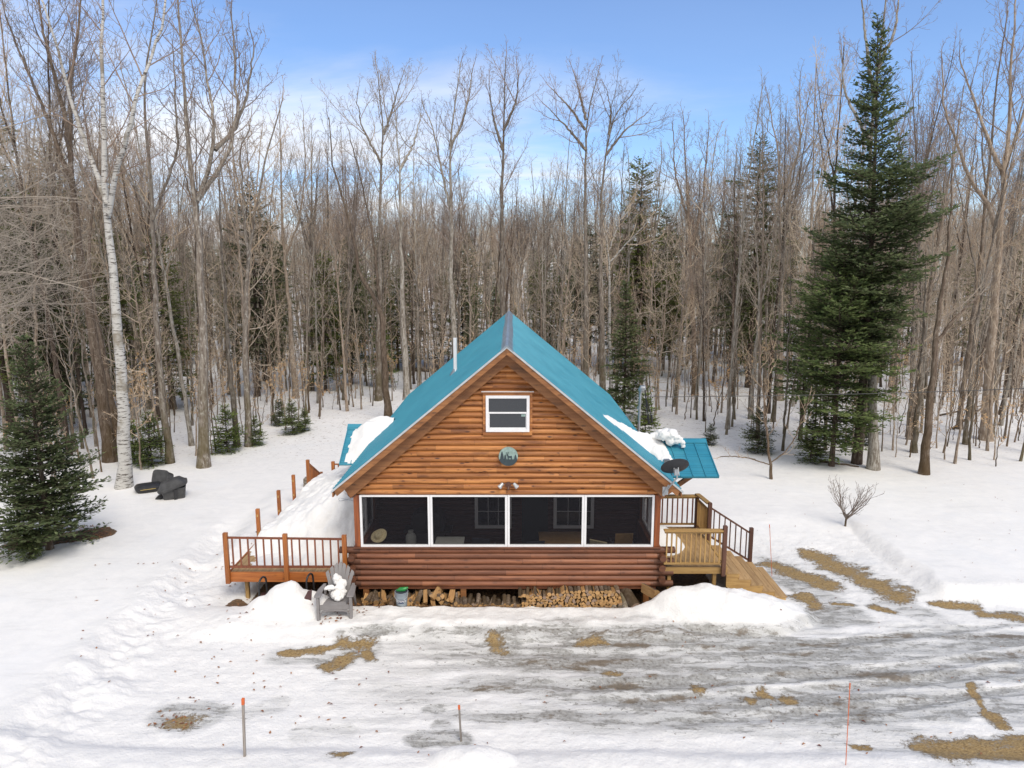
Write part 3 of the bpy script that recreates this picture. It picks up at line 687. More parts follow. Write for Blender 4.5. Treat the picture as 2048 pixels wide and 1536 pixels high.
# wall between porch and rooms with its window and door
iw = MB(); YI = YF + 2.1
z = 0.45
while z < 2.9:
    iw.tube([(XL + .12, YI + 0.03, z + 0.075), (XR - .12, YI + 0.03, z + 0.075)], 0.08, 8, cap=False); z += 0.15
iw.box(XL + .1, XR - .1, YI + 0.06, YI + 0.15, 0.42, 2.95)
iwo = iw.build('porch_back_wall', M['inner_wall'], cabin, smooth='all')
def small_window(xa, xb, za, zb, y, parent, nx=3, nz=3):
    f = MB(); w = 0.09
    f.box(xa - w, xa, y - .05, y, za - w, zb + w); f.box(xb, xb + w, y - .05, y, za - w, zb + w); f.box(xa, xb, y - .05, y, za - w, za); f.box(xa, xb, y - .05, y, zb, zb + w)
    for i in range(1, nx): f.box(xa + (xb - xa) * i / nx - .008, xa + (xb - xa) * i / nx + .008, y - .035, y - .02, za, zb)
    for i in range(1, nz): f.box(xa, xb, y - .034, y - .021, za + (zb - za) * i / nz - .008, za + (zb - za) * i / nz + .008)
    fo = f.build('window_frame', M['white'], parent)
    p = MB(); p.box(xa, xb, y - .02, y - .01, za, zb); p.build('window_pane', M['glass'], fo); return fo
small_window(-0.95, -0.10, 1.24, 2.45, YI - 0.05, cabin)
small_window(1.25, 2.2, 1.24, 2.45, YI - 0.05, cabin)
MB().box(0.28, 1.0, YI - 0.09, YI - 0.05, 0.46, 2.55).build('porch_door', simple('deep green door', (0.015, 0.03, 0.035), 0.5), cabin)
# foundation posts; back wall and side boards added to keep the underfloor dark
for x in (-3.72, -1.24, 3.42):
    MB().box(x - .07, x + .07, YF + 0.02, YF + 0.16, -0.25, 0.37).build('foundation_post', M['fascia'], cabin)
MB().box(XL + .15, XR - .15, YF + 3.2, YF + 3.3, -.3, .6).build('underfloor_shade_wall', M['stone'], cabin)
for x in (XL + .06, XR - .12):
    MB().box(x, x + .06, YF + 0.8, YB - .1, -.3, .38).build('underfloor_shade_board', M['log_end'], cabin)
# upstairs window
def attic_window():
    xa, xb, za, zb = -0.635, 0.425, 4.42, 5.32; y = YF - 0.075
    t = MB(); w = 0.07
    t.box(xa - w, xa, y - .02, YF, za - w - .02, zb + w); t.box(xb, xb + w, y - .02, YF, za - w - .02, zb + w)
    t.box(xa, xb, y - .02, YF, za - w - .02, za); t.box(xa, xb, y - .02, YF, zb, zb + w)
    t.box(xa - w - .03, xb + w + .03, y - .05, YF, zb + w, zb + w + .018)
    wo = t.build('gable_window', M['gable'], cabin)
    MB().box(xa - w - .035, xb + w + .035, y - .055, YF, zb + w + .019, zb + w + .03).build('drip_cap', M['white'], wo)
    f = MB(); w = 0.07
    f.box(xa, xa + w, y - .045, y + .03, za, zb); f.box(xb - w, xb, y - .045, y + .03, za, zb); f.box(xa + w, xb - w, y - .045, y + .03, za, za + w); f.box(xa + w, xb - w, y - .045, y + .03, zb - w, zb)
    zm = za + 0.47
    f.box(xa + w, xb - w, y - .03, y + .02, zm - .018, zm + .022)
    f.box(xa + w, xa + w + .02, y - .02, y + .02, za + w, zm - .018); f.box(xb - w - .02, xb - w, y - .02, y + .02, za + w, zm - .018)
    f.box(xa + w + .02, xb - w - .02, y - .02, y + .02, za + w, za + w + .035)
    f.build('window_frame', M['white'], wo, bevel=0.004)
    MB().box(xa + w, xb - w, y - .005, y + .005, za + w, zb - w).build('window_pane', M['glass'], wo)
    MB().box(xb - w - .13, xb - w - .03, y - .014, y - .008, zm - .09, zm - .03).build('sticker', M['disc_pale'], wo)
attic_window()
# ---- roof: corrugated sheets with real ribs
def corrugated(x_top, z_top, x_bot, z_bot, y0, y1, period=0.2286, amp=0.028, th=0.05, along=6):
    ys = []; prof = []
    n = int(round((y1 - y0) / period)); P = (y1 - y0) / n
    for i in range(n):
        for f_, a in ((0, 0), (.62, 0), (.70, 1), (.86, 1), (.94, 0)): ys.append(y0 + (i + f_) * P); prof.append(a * amp)
    ys.append(y1); prof.append(0)
    dx, dz = x_bot - x_top, z_bot - z_top; L = math.hypot(dx, dz); nx, nz = -dz / L, dx / L
    if nz < 0: nx, nz = -nx, -nz
    mb = MB(); vs = []; m_ = len(ys)
    for k in range(along + 1):
        t = k / along
        for y, p in zip(ys, prof): vs.append((x_top + dx * t + nx * p, y, z_top + dz * t + nz * p))
    fs = [(k * m_ + i, k * m_ + i + 1, (k + 1) * m_ + i + 1, (k + 1) * m_ + i) for k in range(along) for i in range(m_ - 1)]
    n0 = len(vs)
    for k in (0, along):
        t = k / along
        for y in ys: vs.append((x_top + dx * t - nx * th, y, z_top + dz * t - nz * th))
    fs += [(n0 + i, n0 + i + 1, n0 + m_ + i + 1, n0 + m_ + i) for i in range(m_ - 1)]
    fs += [(along * m_ + i, along * m_ + i + 1, n0 + m_ + i + 1, n0 + m_ + i) for i in range(m_ - 1)]
    mb.add(vs, fs); return mb
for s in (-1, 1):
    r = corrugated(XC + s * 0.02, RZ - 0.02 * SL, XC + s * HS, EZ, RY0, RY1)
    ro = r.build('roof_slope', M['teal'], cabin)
nl = Vector((SL, 0, 1)).normalized()
rc = MB()
segs = [RY0 - 0.03 + i * (RY1 - RY0 + 0.06) / 4 for i in range(5)]
for i in range(4):
    a, b_ = segs[i], segs[i + 1] + (0.06 if i < 3 else 0); o = 0.026 + 0.007 * (i % 2); w = 0.155
    rc.prism([(XC - w, RZ - w * SL + o), (XC - w * .55, RZ - w * .5 * SL + o + .012), (XC - .03, RZ + o + .005), (XC + .03, RZ + o + .005), (XC + w * .55, RZ - w * .5 * SL + o + .012), (XC + w, RZ - w * SL + o), (XC + w, RZ - w * SL + o - .02), (XC, RZ - .01 + o * .3), (XC - w, RZ - w * SL + o - .02)], 'y', a, b_)
rc.build('ridge_cap', M['ridge'], cabin)
# rake: drip edge, fascia, wide board on brackets
for s in (-1, 1):
    def rk(name, y0, y1, up, dn, mat, ext=0.0, bev=0.004, side=0.0):
        a0 = 0.0; a1 = HS + ext
        poly = [(XC + s * a0, RZ + up), (XC + s * a1, RZ - a1 * SL + up), (XC + s * (a1 - side), RZ - a1 * SL - dn + side * 0.3), (XC + s * a0, RZ - dn)]
        return MB().prism(poly, 'y', y0, y1).build(name, mat, cabin)
    rk('drip_edge', RY0 - 0.022, RY0 - 0.002, 0.022, 0.036, M['trim_metal'], 0.02)
    rk('fascia', RY0 + 0.0, RY0 + 0.035, -0.037, 0.19, M['fascia'], -0.05, side=0.07)
    rk('rake_board', YF - 0.14, YF - 0.09, -0.055, 0.47, M['fascia'], -0.16, side=0.22)
    rk('soffit', RY0 + 0.036, YF - 0.141, -0.052, 0.10, M['fascia'], -0.06)
    MB().bar((XC + s * (HS - .02), RY0, EZ - .085), (XC + s * (HS - .02), RY1, EZ - .085), 0.03, 0.13).build('eave_board', M['fascia'], cabin)
# vent pipe on the left slope
p = PY(908, 735, 21.0)
px_ = XC - 1.62; vy = 21.6
vp = MB().tube([(px_, vy, roof_z(px_) - 0.1), (px_, vy, roof_z(px_) + 1.05)], 0.055, 14).build('vent_pipe', M['white'], cabin, smooth=True)
MB().tube([(px_, vy, roof_z(px_) - 0.12), (px_ - .0, vy, roof_z(px_) + 0.09)], [0.19, 0.07], 14).build('pipe_flashing', M['ridge'], vp, smooth=True)

# side door roofs: small standing seam gables over the side doors
def door_roof(s, x_out, yf, zf, yr, zr, snow=False):
    x_in = XC + s * 3.2
    mb = MB()
    def slope(ya, za, yb, zb):
        d = Vector((0, yb - ya, zb - za)); n = Vector((0, -(zb - za), yb - ya)).normalized()
        if n.z < 0: n = -n
        xa, xb = sorted((x_in, x_out))
        p = [Vector((xa, ya, za)), Vector((xb, ya, za)), Vector((xb, yb, zb)), Vector((xa, yb, zb))]
        mb.add(p + [q - n * 0.06 for q in p], [(0, 1, 2, 3), (7, 6, 5, 4), (0, 4, 5, 1), (1, 5, 6, 2), (2, 6, 7, 3), (3, 7, 4, 0)])
        x = x_out - s * 0.015
        while abs(x - x_in) > 0.1 and (x - x_in) * s > 0:
            mb.bar(Vector((x, ya, za)) + n * 0.012, Vector((x, yb, zb)) + n * 0.012, 0.022, 0.034, up=n); x -= s * 0.34
    yb2 = 2 * yr - yf
    slope(yf, zf, yr, zr); slope(yb2, zf, yr, zr)
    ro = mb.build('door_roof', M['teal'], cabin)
    xa, xb = sorted((x_in, x_out + s * .01)); sl = (zr - zf) / (yr - yf); w = 0.16
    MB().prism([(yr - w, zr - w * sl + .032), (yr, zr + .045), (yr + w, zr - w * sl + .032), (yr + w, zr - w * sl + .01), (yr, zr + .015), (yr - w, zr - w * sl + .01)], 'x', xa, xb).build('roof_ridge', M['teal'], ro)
    for yy in (yf + 0.35, yb2 - 0.35):
        zz = zf + (0.35) * sl - 0.09
        MB().bar((XC + s * 3.84, yy, zz - 0.95), (x_out - s * 0.45, yy, zz), 0.09, 0.12).build('roof_brace', M['fascia'], ro)
    MB().prism([(yf + .08, zf - .03), (yr, zr - .07), (yb2 - .08, zf - .03)], 'x', x_out - s * .12, x_out - s * .16).build('roof_gable_board', M['fascia'], ro)
    return ro
door_roof(1, 5.50, 18.2, 2.90, 19.7, 3.53)
door_roof(-1, -5.22, 20.75, 2.50, 22.15, 3.40)

# round silhouette plaque and flood light on the gable
zc = 3.80; xc_ = -0.09
pq = thing('wall_plaque', 'round plaque with pine and deer silhouettes on pale green, on the gable', 'wall decoration', (xc_, YF - 0.07, zc))
def disc(r, y0, y1, n=40): return MB().prism([(xc_ + r * math.cos(2 * math.pi * k / n), zc + r * math.sin(2 * math.pi * k / n)) for k in range(n)], 'y', y0, y1)
disc(0.235, YF - 0.105, YF - 0.04).build('plate', M['disc_pale'], pq)
s_ = MB(); r_ = 0.235
def seg_poly(pts): s_.prism([(xc_ + a, zc + b_) for a, b_ in pts], 'y', YF - 0.112, YF - 0.1055)
low = [(r_ * math.cos(a), r_ * math.sin(a)) for a in [math.pi + 0.30 + (math.pi - 0.60) * k / 20 for k in range(21)]]
seg_poly(low)
def pine(x, zb, h, w):
    for k in range(4):
        t = k / 4; seg_poly([(x - w * (1 - t * .8), zb + h * t), (x + w * (1 - t * .8), zb + h * t), (x, zb + h * (t + .42))]) if False else s_.prism([(xc_ + x - w * (1 - t * .8), zc + zb + h * t), (xc_ + x + w * (1 - t * .8), zc + zb + h * t), (xc_ + x, zc + zb + h * min(1.0, t + .45))], 'y', YF - 0.1125 - .0004 * k, YF - 0.1056)
pine(-0.155, -0.075, 0.21, 0.06); pine(-0.075, -0.075, 0.13, 0.04); pine(0.175, -0.075, 0.13, 0.045)
# deer silhouette: body, legs, neck, head, antlers
s_.prism([(xc_ - .02, zc - .03), (xc_ + .085, zc - .03), (xc_ + .09, zc + .02), (xc_ + .03, zc + .015), (xc_ - .015, zc + .02)], 'y', YF - 0.1145, YF - 0.1057)
for lx in (-.012, .004, .068, .084): s_.prism([(xc_ + lx - .005, zc - .08), (xc_ + lx + .005, zc - .08), (xc_ + lx + .008, zc - .02), (xc_ + lx - .006, zc - .02)], 'y', YF - 0.1142, YF - 0.1058)
s_.prism([(xc_ - .02, zc - .005), (xc_ + .012, zc + .012), (xc_ - .015, zc + .06), (xc_ - .035, zc + .055), (xc_ - .055, zc + .045), (xc_ - .035, zc + .035)], 'y', YF - 0.1148, YF - 0.1059)
for q in ((-.025, .06, -.05, .11), (-.02, .06, .015, .11), (-.04, .085, -.062, .095), (0, .09, -.008, .115)):
    s_.bar((xc_ + q[0], YF - .111, zc + q[1]), (xc_ + q[2], YF - .111, zc + q[3]), .006, .006)
s_.build('silhouette', M['disc_dark'], pq)
fl = thing('flood_light', 'twin white headed flood light with bronze base on the gable above the screens', 'light', (-0.09, YF - 0.08, 3.06))
b0 = MB(); b0.tube([(-.09, YF - .05, 3.08), (-.09, YF - .11, 3.08)], .07, 16); b0.tube([(-.09, YF - .10, 3.03), (-.09, YF - .15, 2.97)], [.035, .03], 12)
for s in (-1, 1): b0.tube([(-.09 + s * .05, YF - .09, 3.10), (-.09 + s * .11, YF - .12, 3.13), (-.09 + s * .16, YF - .14, 3.10)], .018, 8)
b0.build('lamp_base', M['brownpost'], fl, smooth=True)
for s in (-1, 1):
    a = Vector((-.09 + s * .15, YF - .13, 3.11)); d_ = Vector((s * .55, -.35, -.55)).normalized()
    MB().tube([a - d_ * .02, a + d_ * .05, a + d_ * .11], [.035, .045, .062], 14).build('lamp_head', M['trim_metal'], fl, smooth=True)
    MB().tube([a + d_ * .105, a + d_ * .118], [.054, .050], 14).build('lamp_lens', M['white'], fl, smooth=True)

# ---- satellite dish on the lower right end of the rake
dl = PY(1343, 975, 16.5)
ds = thing('satellite_dish', 'dark grey oval satellite dish at the right end of the gable roof', 'satellite dish', tuple(dl))
dc = PY(1351, 936, 16.45)
nrm = Vector((-0.12, math.cos(R(40)), math.sin(R(40)))).normalized()
ux = nrm.cross(Vector((0, 0, 1))).normalized(); uy = ux.cross(nrm).normalized(); 
if uy.z < 0: uy = -uy
V_ = []; F_ = []; nr, na = 8, 40
for side in (0, 1):
    for i in range(nr + 1):
        rr = i / nr
        for k in range(na):
            a = 2 * math.pi * k / na
            V_.append(dc + ux * math.cos(a) * rr * 0.345 + uy * math.sin(a) * rr * 0.30 + nrm * (0.07 * rr * rr + side * 0.012 - .02))
for side in (0, 1):
    o_ = side * (nr + 1) * na
    for i in range(nr):
        for k in range(na):
            k2 = (k + 1) % na; q = (o_ + i * na + k, o_ + i * na + k2, o_ + (i + 1) * na + k2, o_ + (i + 1) * na + k)
            F_.append(q if side else q[::-1])
o2 = (nr + 1) * na
for k in range(na):
    k2 = (k + 1) % na; F_.append((nr * na + k, nr * na + k2, o2 + nr * na + k2, o2 + nr * na + k))
mb = MB(); mb.add(V_, F_); mb.build('dish', M['dish'], ds, smooth=True)
base = PY(1331, 982, 16.52)
mb = MB(); mb.tube([base, base + Vector((.06, -.06, .10)), dc - nrm * .16 + Vector((0, 0, -.10)), dc - nrm * .10], .021, 10)
mb.box(base.x - .07, base.x + .07, 16.53, 16.55, base.z - .10, base.z + .10); mb.bar(base + Vector((-.05, 0, -.12)), base + Vector((.07, -.04, .16)), .03, .05)
mb.build('mount_arm', M['grey_metal'], ds, smooth=True)
mb = MB(); mb.box(dc.x - .045, dc.x + .045, dc.y - .12, dc.y - .03, dc.z - .14, dc.z + .0); mb.bar(dc - nrm * .12 + Vector((-.05, 0, -.09)), dc - nrm * .02 + Vector((-.05, 0, .03)), .02, .05); mb.bar(dc - nrm * .12 + Vector((.05, 0, -.09)), dc - nrm * .02 + Vector((.05, 0, .03)), .02, .05)
mb.build('bracket', M['grey_metal'], ds)
a0 = dc - uy * 0.30; a1 = dc - uy * 0.36 + nrm * 0.45
mb = MB(); mb.tube([a0 - nrm * .02, (a0 + a1) / 2 - uy * .03, a1], .014, 8); mb.box(a1.x - .07, a1.x + .07, a1.y - .05, a1.y + .05, a1.z - .03, a1.z + .05); mb.build('feed_arm', M['grey_metal'], ds)

# ---- service mast and cable
ms = thing('service_mast', 'grey electric service mast with weatherhead rising beside the right eave', 'mast', (4.42, 24, 2.0))
mb = MB(); mb.tube([(4.36, 24, 1.0), (4.40, 24, 4.15)], .045, 12); mb.tube([(4.36, 24, 3.55), (4.37, 24, 3.65)], .06, 12); mb.build('mast_pipe', M['grey_metal'], ms, smooth=True)
MB().tube([(4.40, 24, 4.13), (4.41, 24, 4.22), (4.45, 24, 4.30), (4.52, 24, 4.30), (4.56, 24, 4.22)], [.05, .09, .10, .09, .04], 12).build('weatherhead', M['grey_metal'], ms, smooth=True)
mb = MB()
for dx, zl in ((.16, 3.05), (.22, 3.0), (.26, 3.2)): mb.tube([(4.54, 24, 4.24), (4.56 + dx * .3, 24, 3.8), (4.50 + dx, 24, zl + .25), (4.56 + dx, 24, zl)], .014, 6)
mb.tube([(4.70, 24, 3.3), (4.72, 24, 3.05)], .03, 8); mb.tube([(4.80, 24, 3.35), (4.83, 24, 3.08)], .035, 8)
mb.build('drip_loop_wires', M['black'], ms, smooth=True)
pts = []
for k in range(41):
    t = k / 40; x = 4.6 + t * 30; pts.append((x, 24 + t * 3.0, 3.98 + t * 0.75 - 4 * 0.30 * t * (1 - t)))
cb = MB().tube(pts, .013, 6).build('power_cable', M['black'], None, smooth=True); tag(cb, 'thin grey overhead power cable running from the mast to the right through the trees', 'cable')

# ---------------------------------------------------------------- porch contents
def pt(name, label, cat, loc, rz=0, group=None): return thing(name, label, cat, loc, rz, group)
h = PY(757, 1078, 17.16); t_ = pt('straw_hat', 'pale straw hat leaning on the porch ledge at the far left screen', 'hat', (h.x, 17.2, 1.45))
mb = MB(); rings = []
for (r, z) in ((.005, .13), (.055, .13), (.075, .11), (.085, .03), (.09, .012), (.15, .0), (.19, .015)): rings.append((r, z))
vs = []; fs = []; n = 28
for r, z in rings:
    for k in range(n):
        a = 2 * math.pi * k / n; vs.append((r * math.cos(a) * 1.12, r * math.sin(a), z + (0.03 * abs(math.cos(a)) if r > .14 else 0)))
for i in range(len(rings) - 1):
    for k in range(n): fs.append((i * n + k, i * n + (k + 1) % n, (i + 1) * n + (k + 1) % n, (i + 1) * n + k))
mb.add(vs, fs); ho = mb.build('hat_shell', M['straw'], t_, smooth='all', local=True); md = ho.modifiers.new('s', 'SOLIDIFY'); md.thickness = .006
t_.rotation_euler = (R(38), R(-22), R(12)); t_.scale = (1.0, 1.0, 1.0); t_.location.z = 1.60; t_.location.y = 17.28; t_.location.x = h.x
def folding_chair(loc, rz, mat, label):
    t = pt('porch_chair', label, 'chair', loc, rz, 'chairs inside the screened porch')
    MB().box(-.24, .24, -.22, .22, .42, .46).build('seat', mat, t, local=True, bevel=.01)
    m = Matrix.Translation((0, .24, .45)) @ Matrix.Rotation(R(-12), 4, 'X'); MB().box(-.24, .24, -.02, .02, .05, .52, m).build('backrest', mat, t, local=True, bevel=.01)
    for sx in (-1, 1):
        for sy in (-1, 1): MB().bar((sx * .22, sy * .2, .42), (sx * .24, sy * .26, 0), .025, .025).build('leg', M['grey_metal'], t, local=True)
        MB().bar((sx * .27, -.2, .63), (sx * .27, .24, .65), .03, .03).build('armrest', M['grey_metal'], t, local=True)
    return t
folding_chair((-0.75, 17.95, .45), R(170), M['dark_fabric'], 'dark folding chair left of the middle mullion, seen through the screen')
folding_chair((0.55, 17.75, .45), R(190), M['dark_fabric'], 'dark chair just right of the middle mullion, seen through the screen')
folding_chair((2.95, 18.3, .45), R(185), M['tan_board'], 'chair with a tan wooden back behind the far right screen')
folding_chair((2.40, 17.75, .45), R(150), M['straw'], 'low chair with pale cushion behind the far right screen')
tb = pt('porch_table', 'tan topped porch table behind the third screen from the left', 'table', (1.35, 18.25, .45)); MB().box(-.62, .62, -.4, .4, .70, .74).build('tabletop', M['tan_board'], tb, local=True)
for sx in (-1, 1):
    for sy in (-1, 1): MB().bar((sx * .55, sy * .33, .70), (sx * .55, sy * .33, 0), .05, .05).build('leg', M['brownpost'], tb, local=True)
bx = pt('storage_tote', 'grey white cloth covered chest behind the second screen from the left', 'chest', (-1.62, 17.55, .54)); MB().prism([(-.36, .0), (.36, .0), (.34, .80), (-.30, .80)], 'y', -.2, .22).build('chest_body', M['dark_fabric'], bx, local=True, bevel=.02); MB().box(-.36, .38, -.24, .24, .81, .85).build('cloth_cover', M['cloth'], bx, local=True, bevel=.01)
gr = pt('gas_grill', 'black covered gas grill standing at the back of the porch by the left mullion', 'grill', (-2.3, 18.65, .45)); MB().prism([(-.45, .85), (.45, .85), (.42, 1.25), (.25, 1.38), (-.25, 1.38), (-.42, 1.25)], 'y', -.25, .25).build('lid', M['black'], gr, local=True, bevel=.02)
MB().box(-.65, .65, -.24, .24, .80, .845).build('side_shelf', M['black'], gr, local=True); MB().box(-.42, .42, -.2, .2, .05, .79).build('cabinet', M['blackgrey'], gr, local=True)
bk = pt('propane_tank', 'white propane tank on the porch in front of the grill', 'tank', (-2.72, 18.2, .98)); MB().tube([(0, 0, 0), (0, 0, .04), (0, 0, .26), (0, 0, .33), (0, 0, .36)], [.10, .14, .14, .10, .04], 16).build('tank_body', M['cloth'], bk, smooth=True, local=True); MB().tube([(0, 0, .35), (0, 0, .42)], [.07, .07], 12).build('collar', M['cloth'], bk, smooth=True, local=True)
st_ = pt('stool', 'small black stool carrying the propane tank on the porch', 'stool', (-2.72, 18.2, .66)); MB().box(-.17, .17, -.17, .17, .27, .31).build('seat', M['black'], st_, local=True)
for sx in (-1, 1):
    for sy in (-1, 1): MB().bar((sx * .14, sy * .14, .27), (sx * .15, sy * .15, -.21), .03, .03).build('leg', M['black'], st_, local=True)
cp = [(-3.05 + .36 * math.cos(a), 18.6, 2.72 + .36 * math.sin(a)) for a in [math.pi * 2 * k / 28 for k in range(29)]]
hc = MB().tube(cp, .03, 8).build('hanging_hose', M['cloth'], None, smooth=True); tag(hc, 'pale coiled hose hanging high behind the far left screen', 'hose')
# ---------------------------------------------------------------- left deck
FZ = 0.77
ld = thing('side_deck', 'orange stained deck with baluster railing, half buried in snow, left of the cabin', 'deck', (-5.6, 17.0, 0))
mb = MB(); x = -7.12
while x < -4.0: mb.box(x, x + .135, 17.0, 24.3, FZ - .035, FZ); x += .141
mb.build('deck_boards', M['deck'], ld)
MB().box(-7.16, -4.02, 16.955, 16.998, FZ - .26, FZ - .005).build('rim_board', M['cedar_x'], ld)
MB().box(-7.19, -7.145, 16.95, 24.3, FZ - .26, FZ - .005).build('rim_board', M['cedar_x'], ld)
for x in (-6.85, -5.6, -4.4): MB().box(x, x + .09, 17.15, 17.24, -.3, FZ - .04).build('support_post', M['pine_z'], ld)
for x, y, zt in ((-7.17, 16.93, 1.83), (-5.68, 16.93, 1.80), (-4.20, 16.93, 1.77)):
    MB().box(x - .055, x + .055, y - .06, y + .04, FZ - .28, zt).build('railing_post', M['cedar'], ld, bevel=.008)
def railing(parent, a, b, zt0, zt1, zb0, zb1, n, mt, mbal, w=.035, cap=True, start=0.5):
    """section between plan points a, b; top and bottom rails may slope; each baluster is a sub-part"""
    a = Vector((*a, 0)); b = Vector((*b, 0))
    r = MB().bar(a + Vector((0, 0, zt0)), b + Vector((0, 0, zt1)), .05, .045); ro = r.build('railing', mt, parent)
    MB().bar(a + Vector((0, 0, zb0)), b + Vector((0, 0, zb1)), .045, .05).build('bottom_rail', mt, ro)
    first = None
    for i in range(n):
        t = (i + start) / n if start else (i + 1) / (n + 1); p = a.lerp(b, t); zb = zb0 + (zb1 - zb0) * t; zt = zt0 + (zt1 - zt0) * t
        d = (b - a).normalized(); q = Vector((-d.y, d.x, 0)) * 0.0
        o = MB().bar(p + q + Vector((0, 0, zb + .02)), p + q + Vector((0, 0, zt - .02)), w, w, up=(d.x, d.y, 0.0001)).build('baluster', mbal, ro)
    return ro
railing(ld, (-7.11, 16.93), (-5.74, 16.93), 1.70, 1.68, .93, .93, 7, M['redrail'], M['redrail'])
railing(ld, (-5.62, 16.93), (-4.26, 16.93), 1.68, 1.66, .93, .93, 7, M['redrail'], M['redrail'])
# posts along the outer edge with their rails taken down, stair rail, back rail
for i, (x, y, zt) in enumerate(((-7.23, 19.35, 1.60), (-7.24, 21.2, 1.55), (-7.25, 22.75, 1.58))):
    po = MB().box(x - .05, x + .05, y - .05, y + .05, FZ - .3, zt).build('railing_post', M['cedar'], ld, bevel=.008)
    MB().box(x - .02, x + .02, y - .056, y - .051, zt - .22, zt - .15).build('bracket_scar', M['pine'], po)
    MB().box(x - .02, x + .02, y - .056, y - .051, FZ + .10, FZ + .17).build('bracket_scar', M['pine'], po)
MB().box(-7.10, -6.99, 23.7, 23.8, FZ - .3, 1.82).build('railing_post', M['cedar'], ld, bevel=.008)
MB().box(-7.05, -6.96, 25.2, 25.29, -.1, 0.95).build('railing_post', M['cedar'], ld, bevel=.008)
railing(ld, (-7.03, 23.82), (-7.0, 25.2), 1.66, .86, .80, .16, 11, M['cedar'], M['cedar'])
MB().box(-6.36, -6.25, 24.2, 24.3, FZ - .3, 1.62).build('railing_post', M['cedar'], ld, bevel=.008)
railing(ld, (-6.25, 24.25), (-3.95, 24.25), 1.52, 1.52, .92, .92, 9, M['cedar'], M['cedar'])

# snow slid off the roof onto the deck
def heap(name, x0, x1, y0, y1, fn, step, mat, floor):
    xs = np.arange(x0, x1 + 1e-6, step); ys = np.arange(y0, y1 + 1e-6, step); X, Y = np.meshgrid(xs, ys); Z = fn(X, Y)
    nx, ny = len(xs), len(ys); Vt = np.stack([X.ravel(), Y.ravel(), Z.ravel()], 1); Vb = np.stack([X.ravel(), Y.ravel(), np.full(X.size, floor)], 1)
    i = (np.arange(ny - 1)[:, None] * nx + np.arange(nx - 1)[None, :]).ravel()
    keep = (np.maximum.reduce([Z.ravel()[i], Z.ravel()[i + 1], Z.ravel()[i + nx], Z.ravel()[i + nx + 1]]) > floor + 0.012)
    i = i[keep]; F = np.stack([i, i + 1, i + nx + 1, i + nx], 1); n0 = len(Vt); FB = F[:, ::-1] + n0
    me = np_mesh(name, np.concatenate([Vt, Vb]), [F, FB]); o = link(name, me, mat, None, True); return o
def deck_snow(X, Y):
    n1 = fbm(X * .9, Y * .9, 4); n2 = fbm(X * 3, Y * 3, 4, .6)
    crest = 1.50 * sstep(17.25, 18.9, Y + .15 * n1) * (1 - 0.28 * sstep(20.5, 24.6, Y))
    wd = 1.3 + 2.1 * sstep(17.3, 18.8, Y)
    t = (X + 3.98) / -wd                       # 0 at the wall, 1 at the foot
    prof = np.clip(1 - t ** 1.35 * (0.97 + .12 * n1), 0, 1)
    edge = sstep(-7.19, -6.95, X)
    h = crest * prof + .05 * n2 * (crest > .1) + .09 * sstep(17.2, 17.6, Y) * sstep(-6.9, -6.2, X + .6 * sstep(17.5, 19, Y)) * (1 + n2)
    h = np.where(X > -4.7, h - .22 * sstep(-4.7, -3.98, X) * sstep(22, 18, Y), h)
    return FZ + np.maximum(h, -.02) * edge * sstep(17.02, 17.25, Y)
sp = heap('snow_heap', -7.14, -3.98, 17.05, 24.15, deck_snow, .045, M['snow'], FZ - .005); tag(sp, 'big heap of snow slid from the roof, piled on the left deck against the wall', 'snow heap')

# ---------------------------------------------------------------- right deck and stairs
RZF = 0.90
rd = thing('entry_deck', 'new pine entry deck with railings and steps on the right side of the cabin', 'deck', (4.6, 17.0, 0))
mb = MB(); x = 3.83
while x < 5.30: mb.box(x, x + .135, 17.0, 19.8, RZF - .035, RZF); x += .141
mb.build('deck_boards', M['deck'], rd)
MB().box(3.80, 5.42, 16.955, 16.998, RZF - .17, RZF - .003).build('rim_board', M['pine'], rd)
MB().box(5.40, 5.44, 16.999, 19.8, RZF - .22, RZF - .003).build('rim_board', M['pine'], rd)
po = lambda x, y, z0, z1, m='pine_z', w=.05: MB().box(x - w, x + w, y - w, y + w, z0, z1).build('railing_post', M[m], rd, bevel=.006)
po(5.32, 16.90, .70, 2.02, 'brownpost'); MB().box(5.10, 5.19, 17.02, 17.12, -.3, RZF - .18).build('support_post', M['pine_z'], rd); MB().box(3.95, 4.04, 17.02, 17.12, -.3, RZF - .18).build('support_post', M['pine_z'], rd)
po(5.36, 19.76, .7, 1.88, 'brownpost'); po(5.47, 18.82, .3, 1.96, 'brownpost')
railing(rd, (3.82, 16.93), (5.27, 16.93), 1.84, 1.84, 1.02, 1.02, 12, M['pine'], M['pine_z'])
MB().box(3.80, 5.28, 16.86, 17.0, 1.875, 1.91).build('cap_rail', M['pine'], rd)
railing(rd, (5.36, 19.70), (5.42, 18.88), 1.76, 1.76, 1.0, 1.0, 8, M['pine'], M['pine_z'])
MB().bar((5.36, 19.78, 1.90), (5.46, 18.87, 1.92), .14, .035).build('cap_rail', M['pine'], rd)
railing(rd, (3.85, 19.76), (5.31, 19.76), 1.80, 1.80, 1.0, 1.0, 10, M['pine'], M['redrail'])
MB().box(3.85, 5.42, 19.70, 19.84, 1.835, 1.87).build('cap_rail', M['pine'], rd)
stp = thing('deck_steps', 'wide pine steps with dark handrail going down right from the entry deck', 'stairs', (5.45, 17.9, 0))
nst = 5
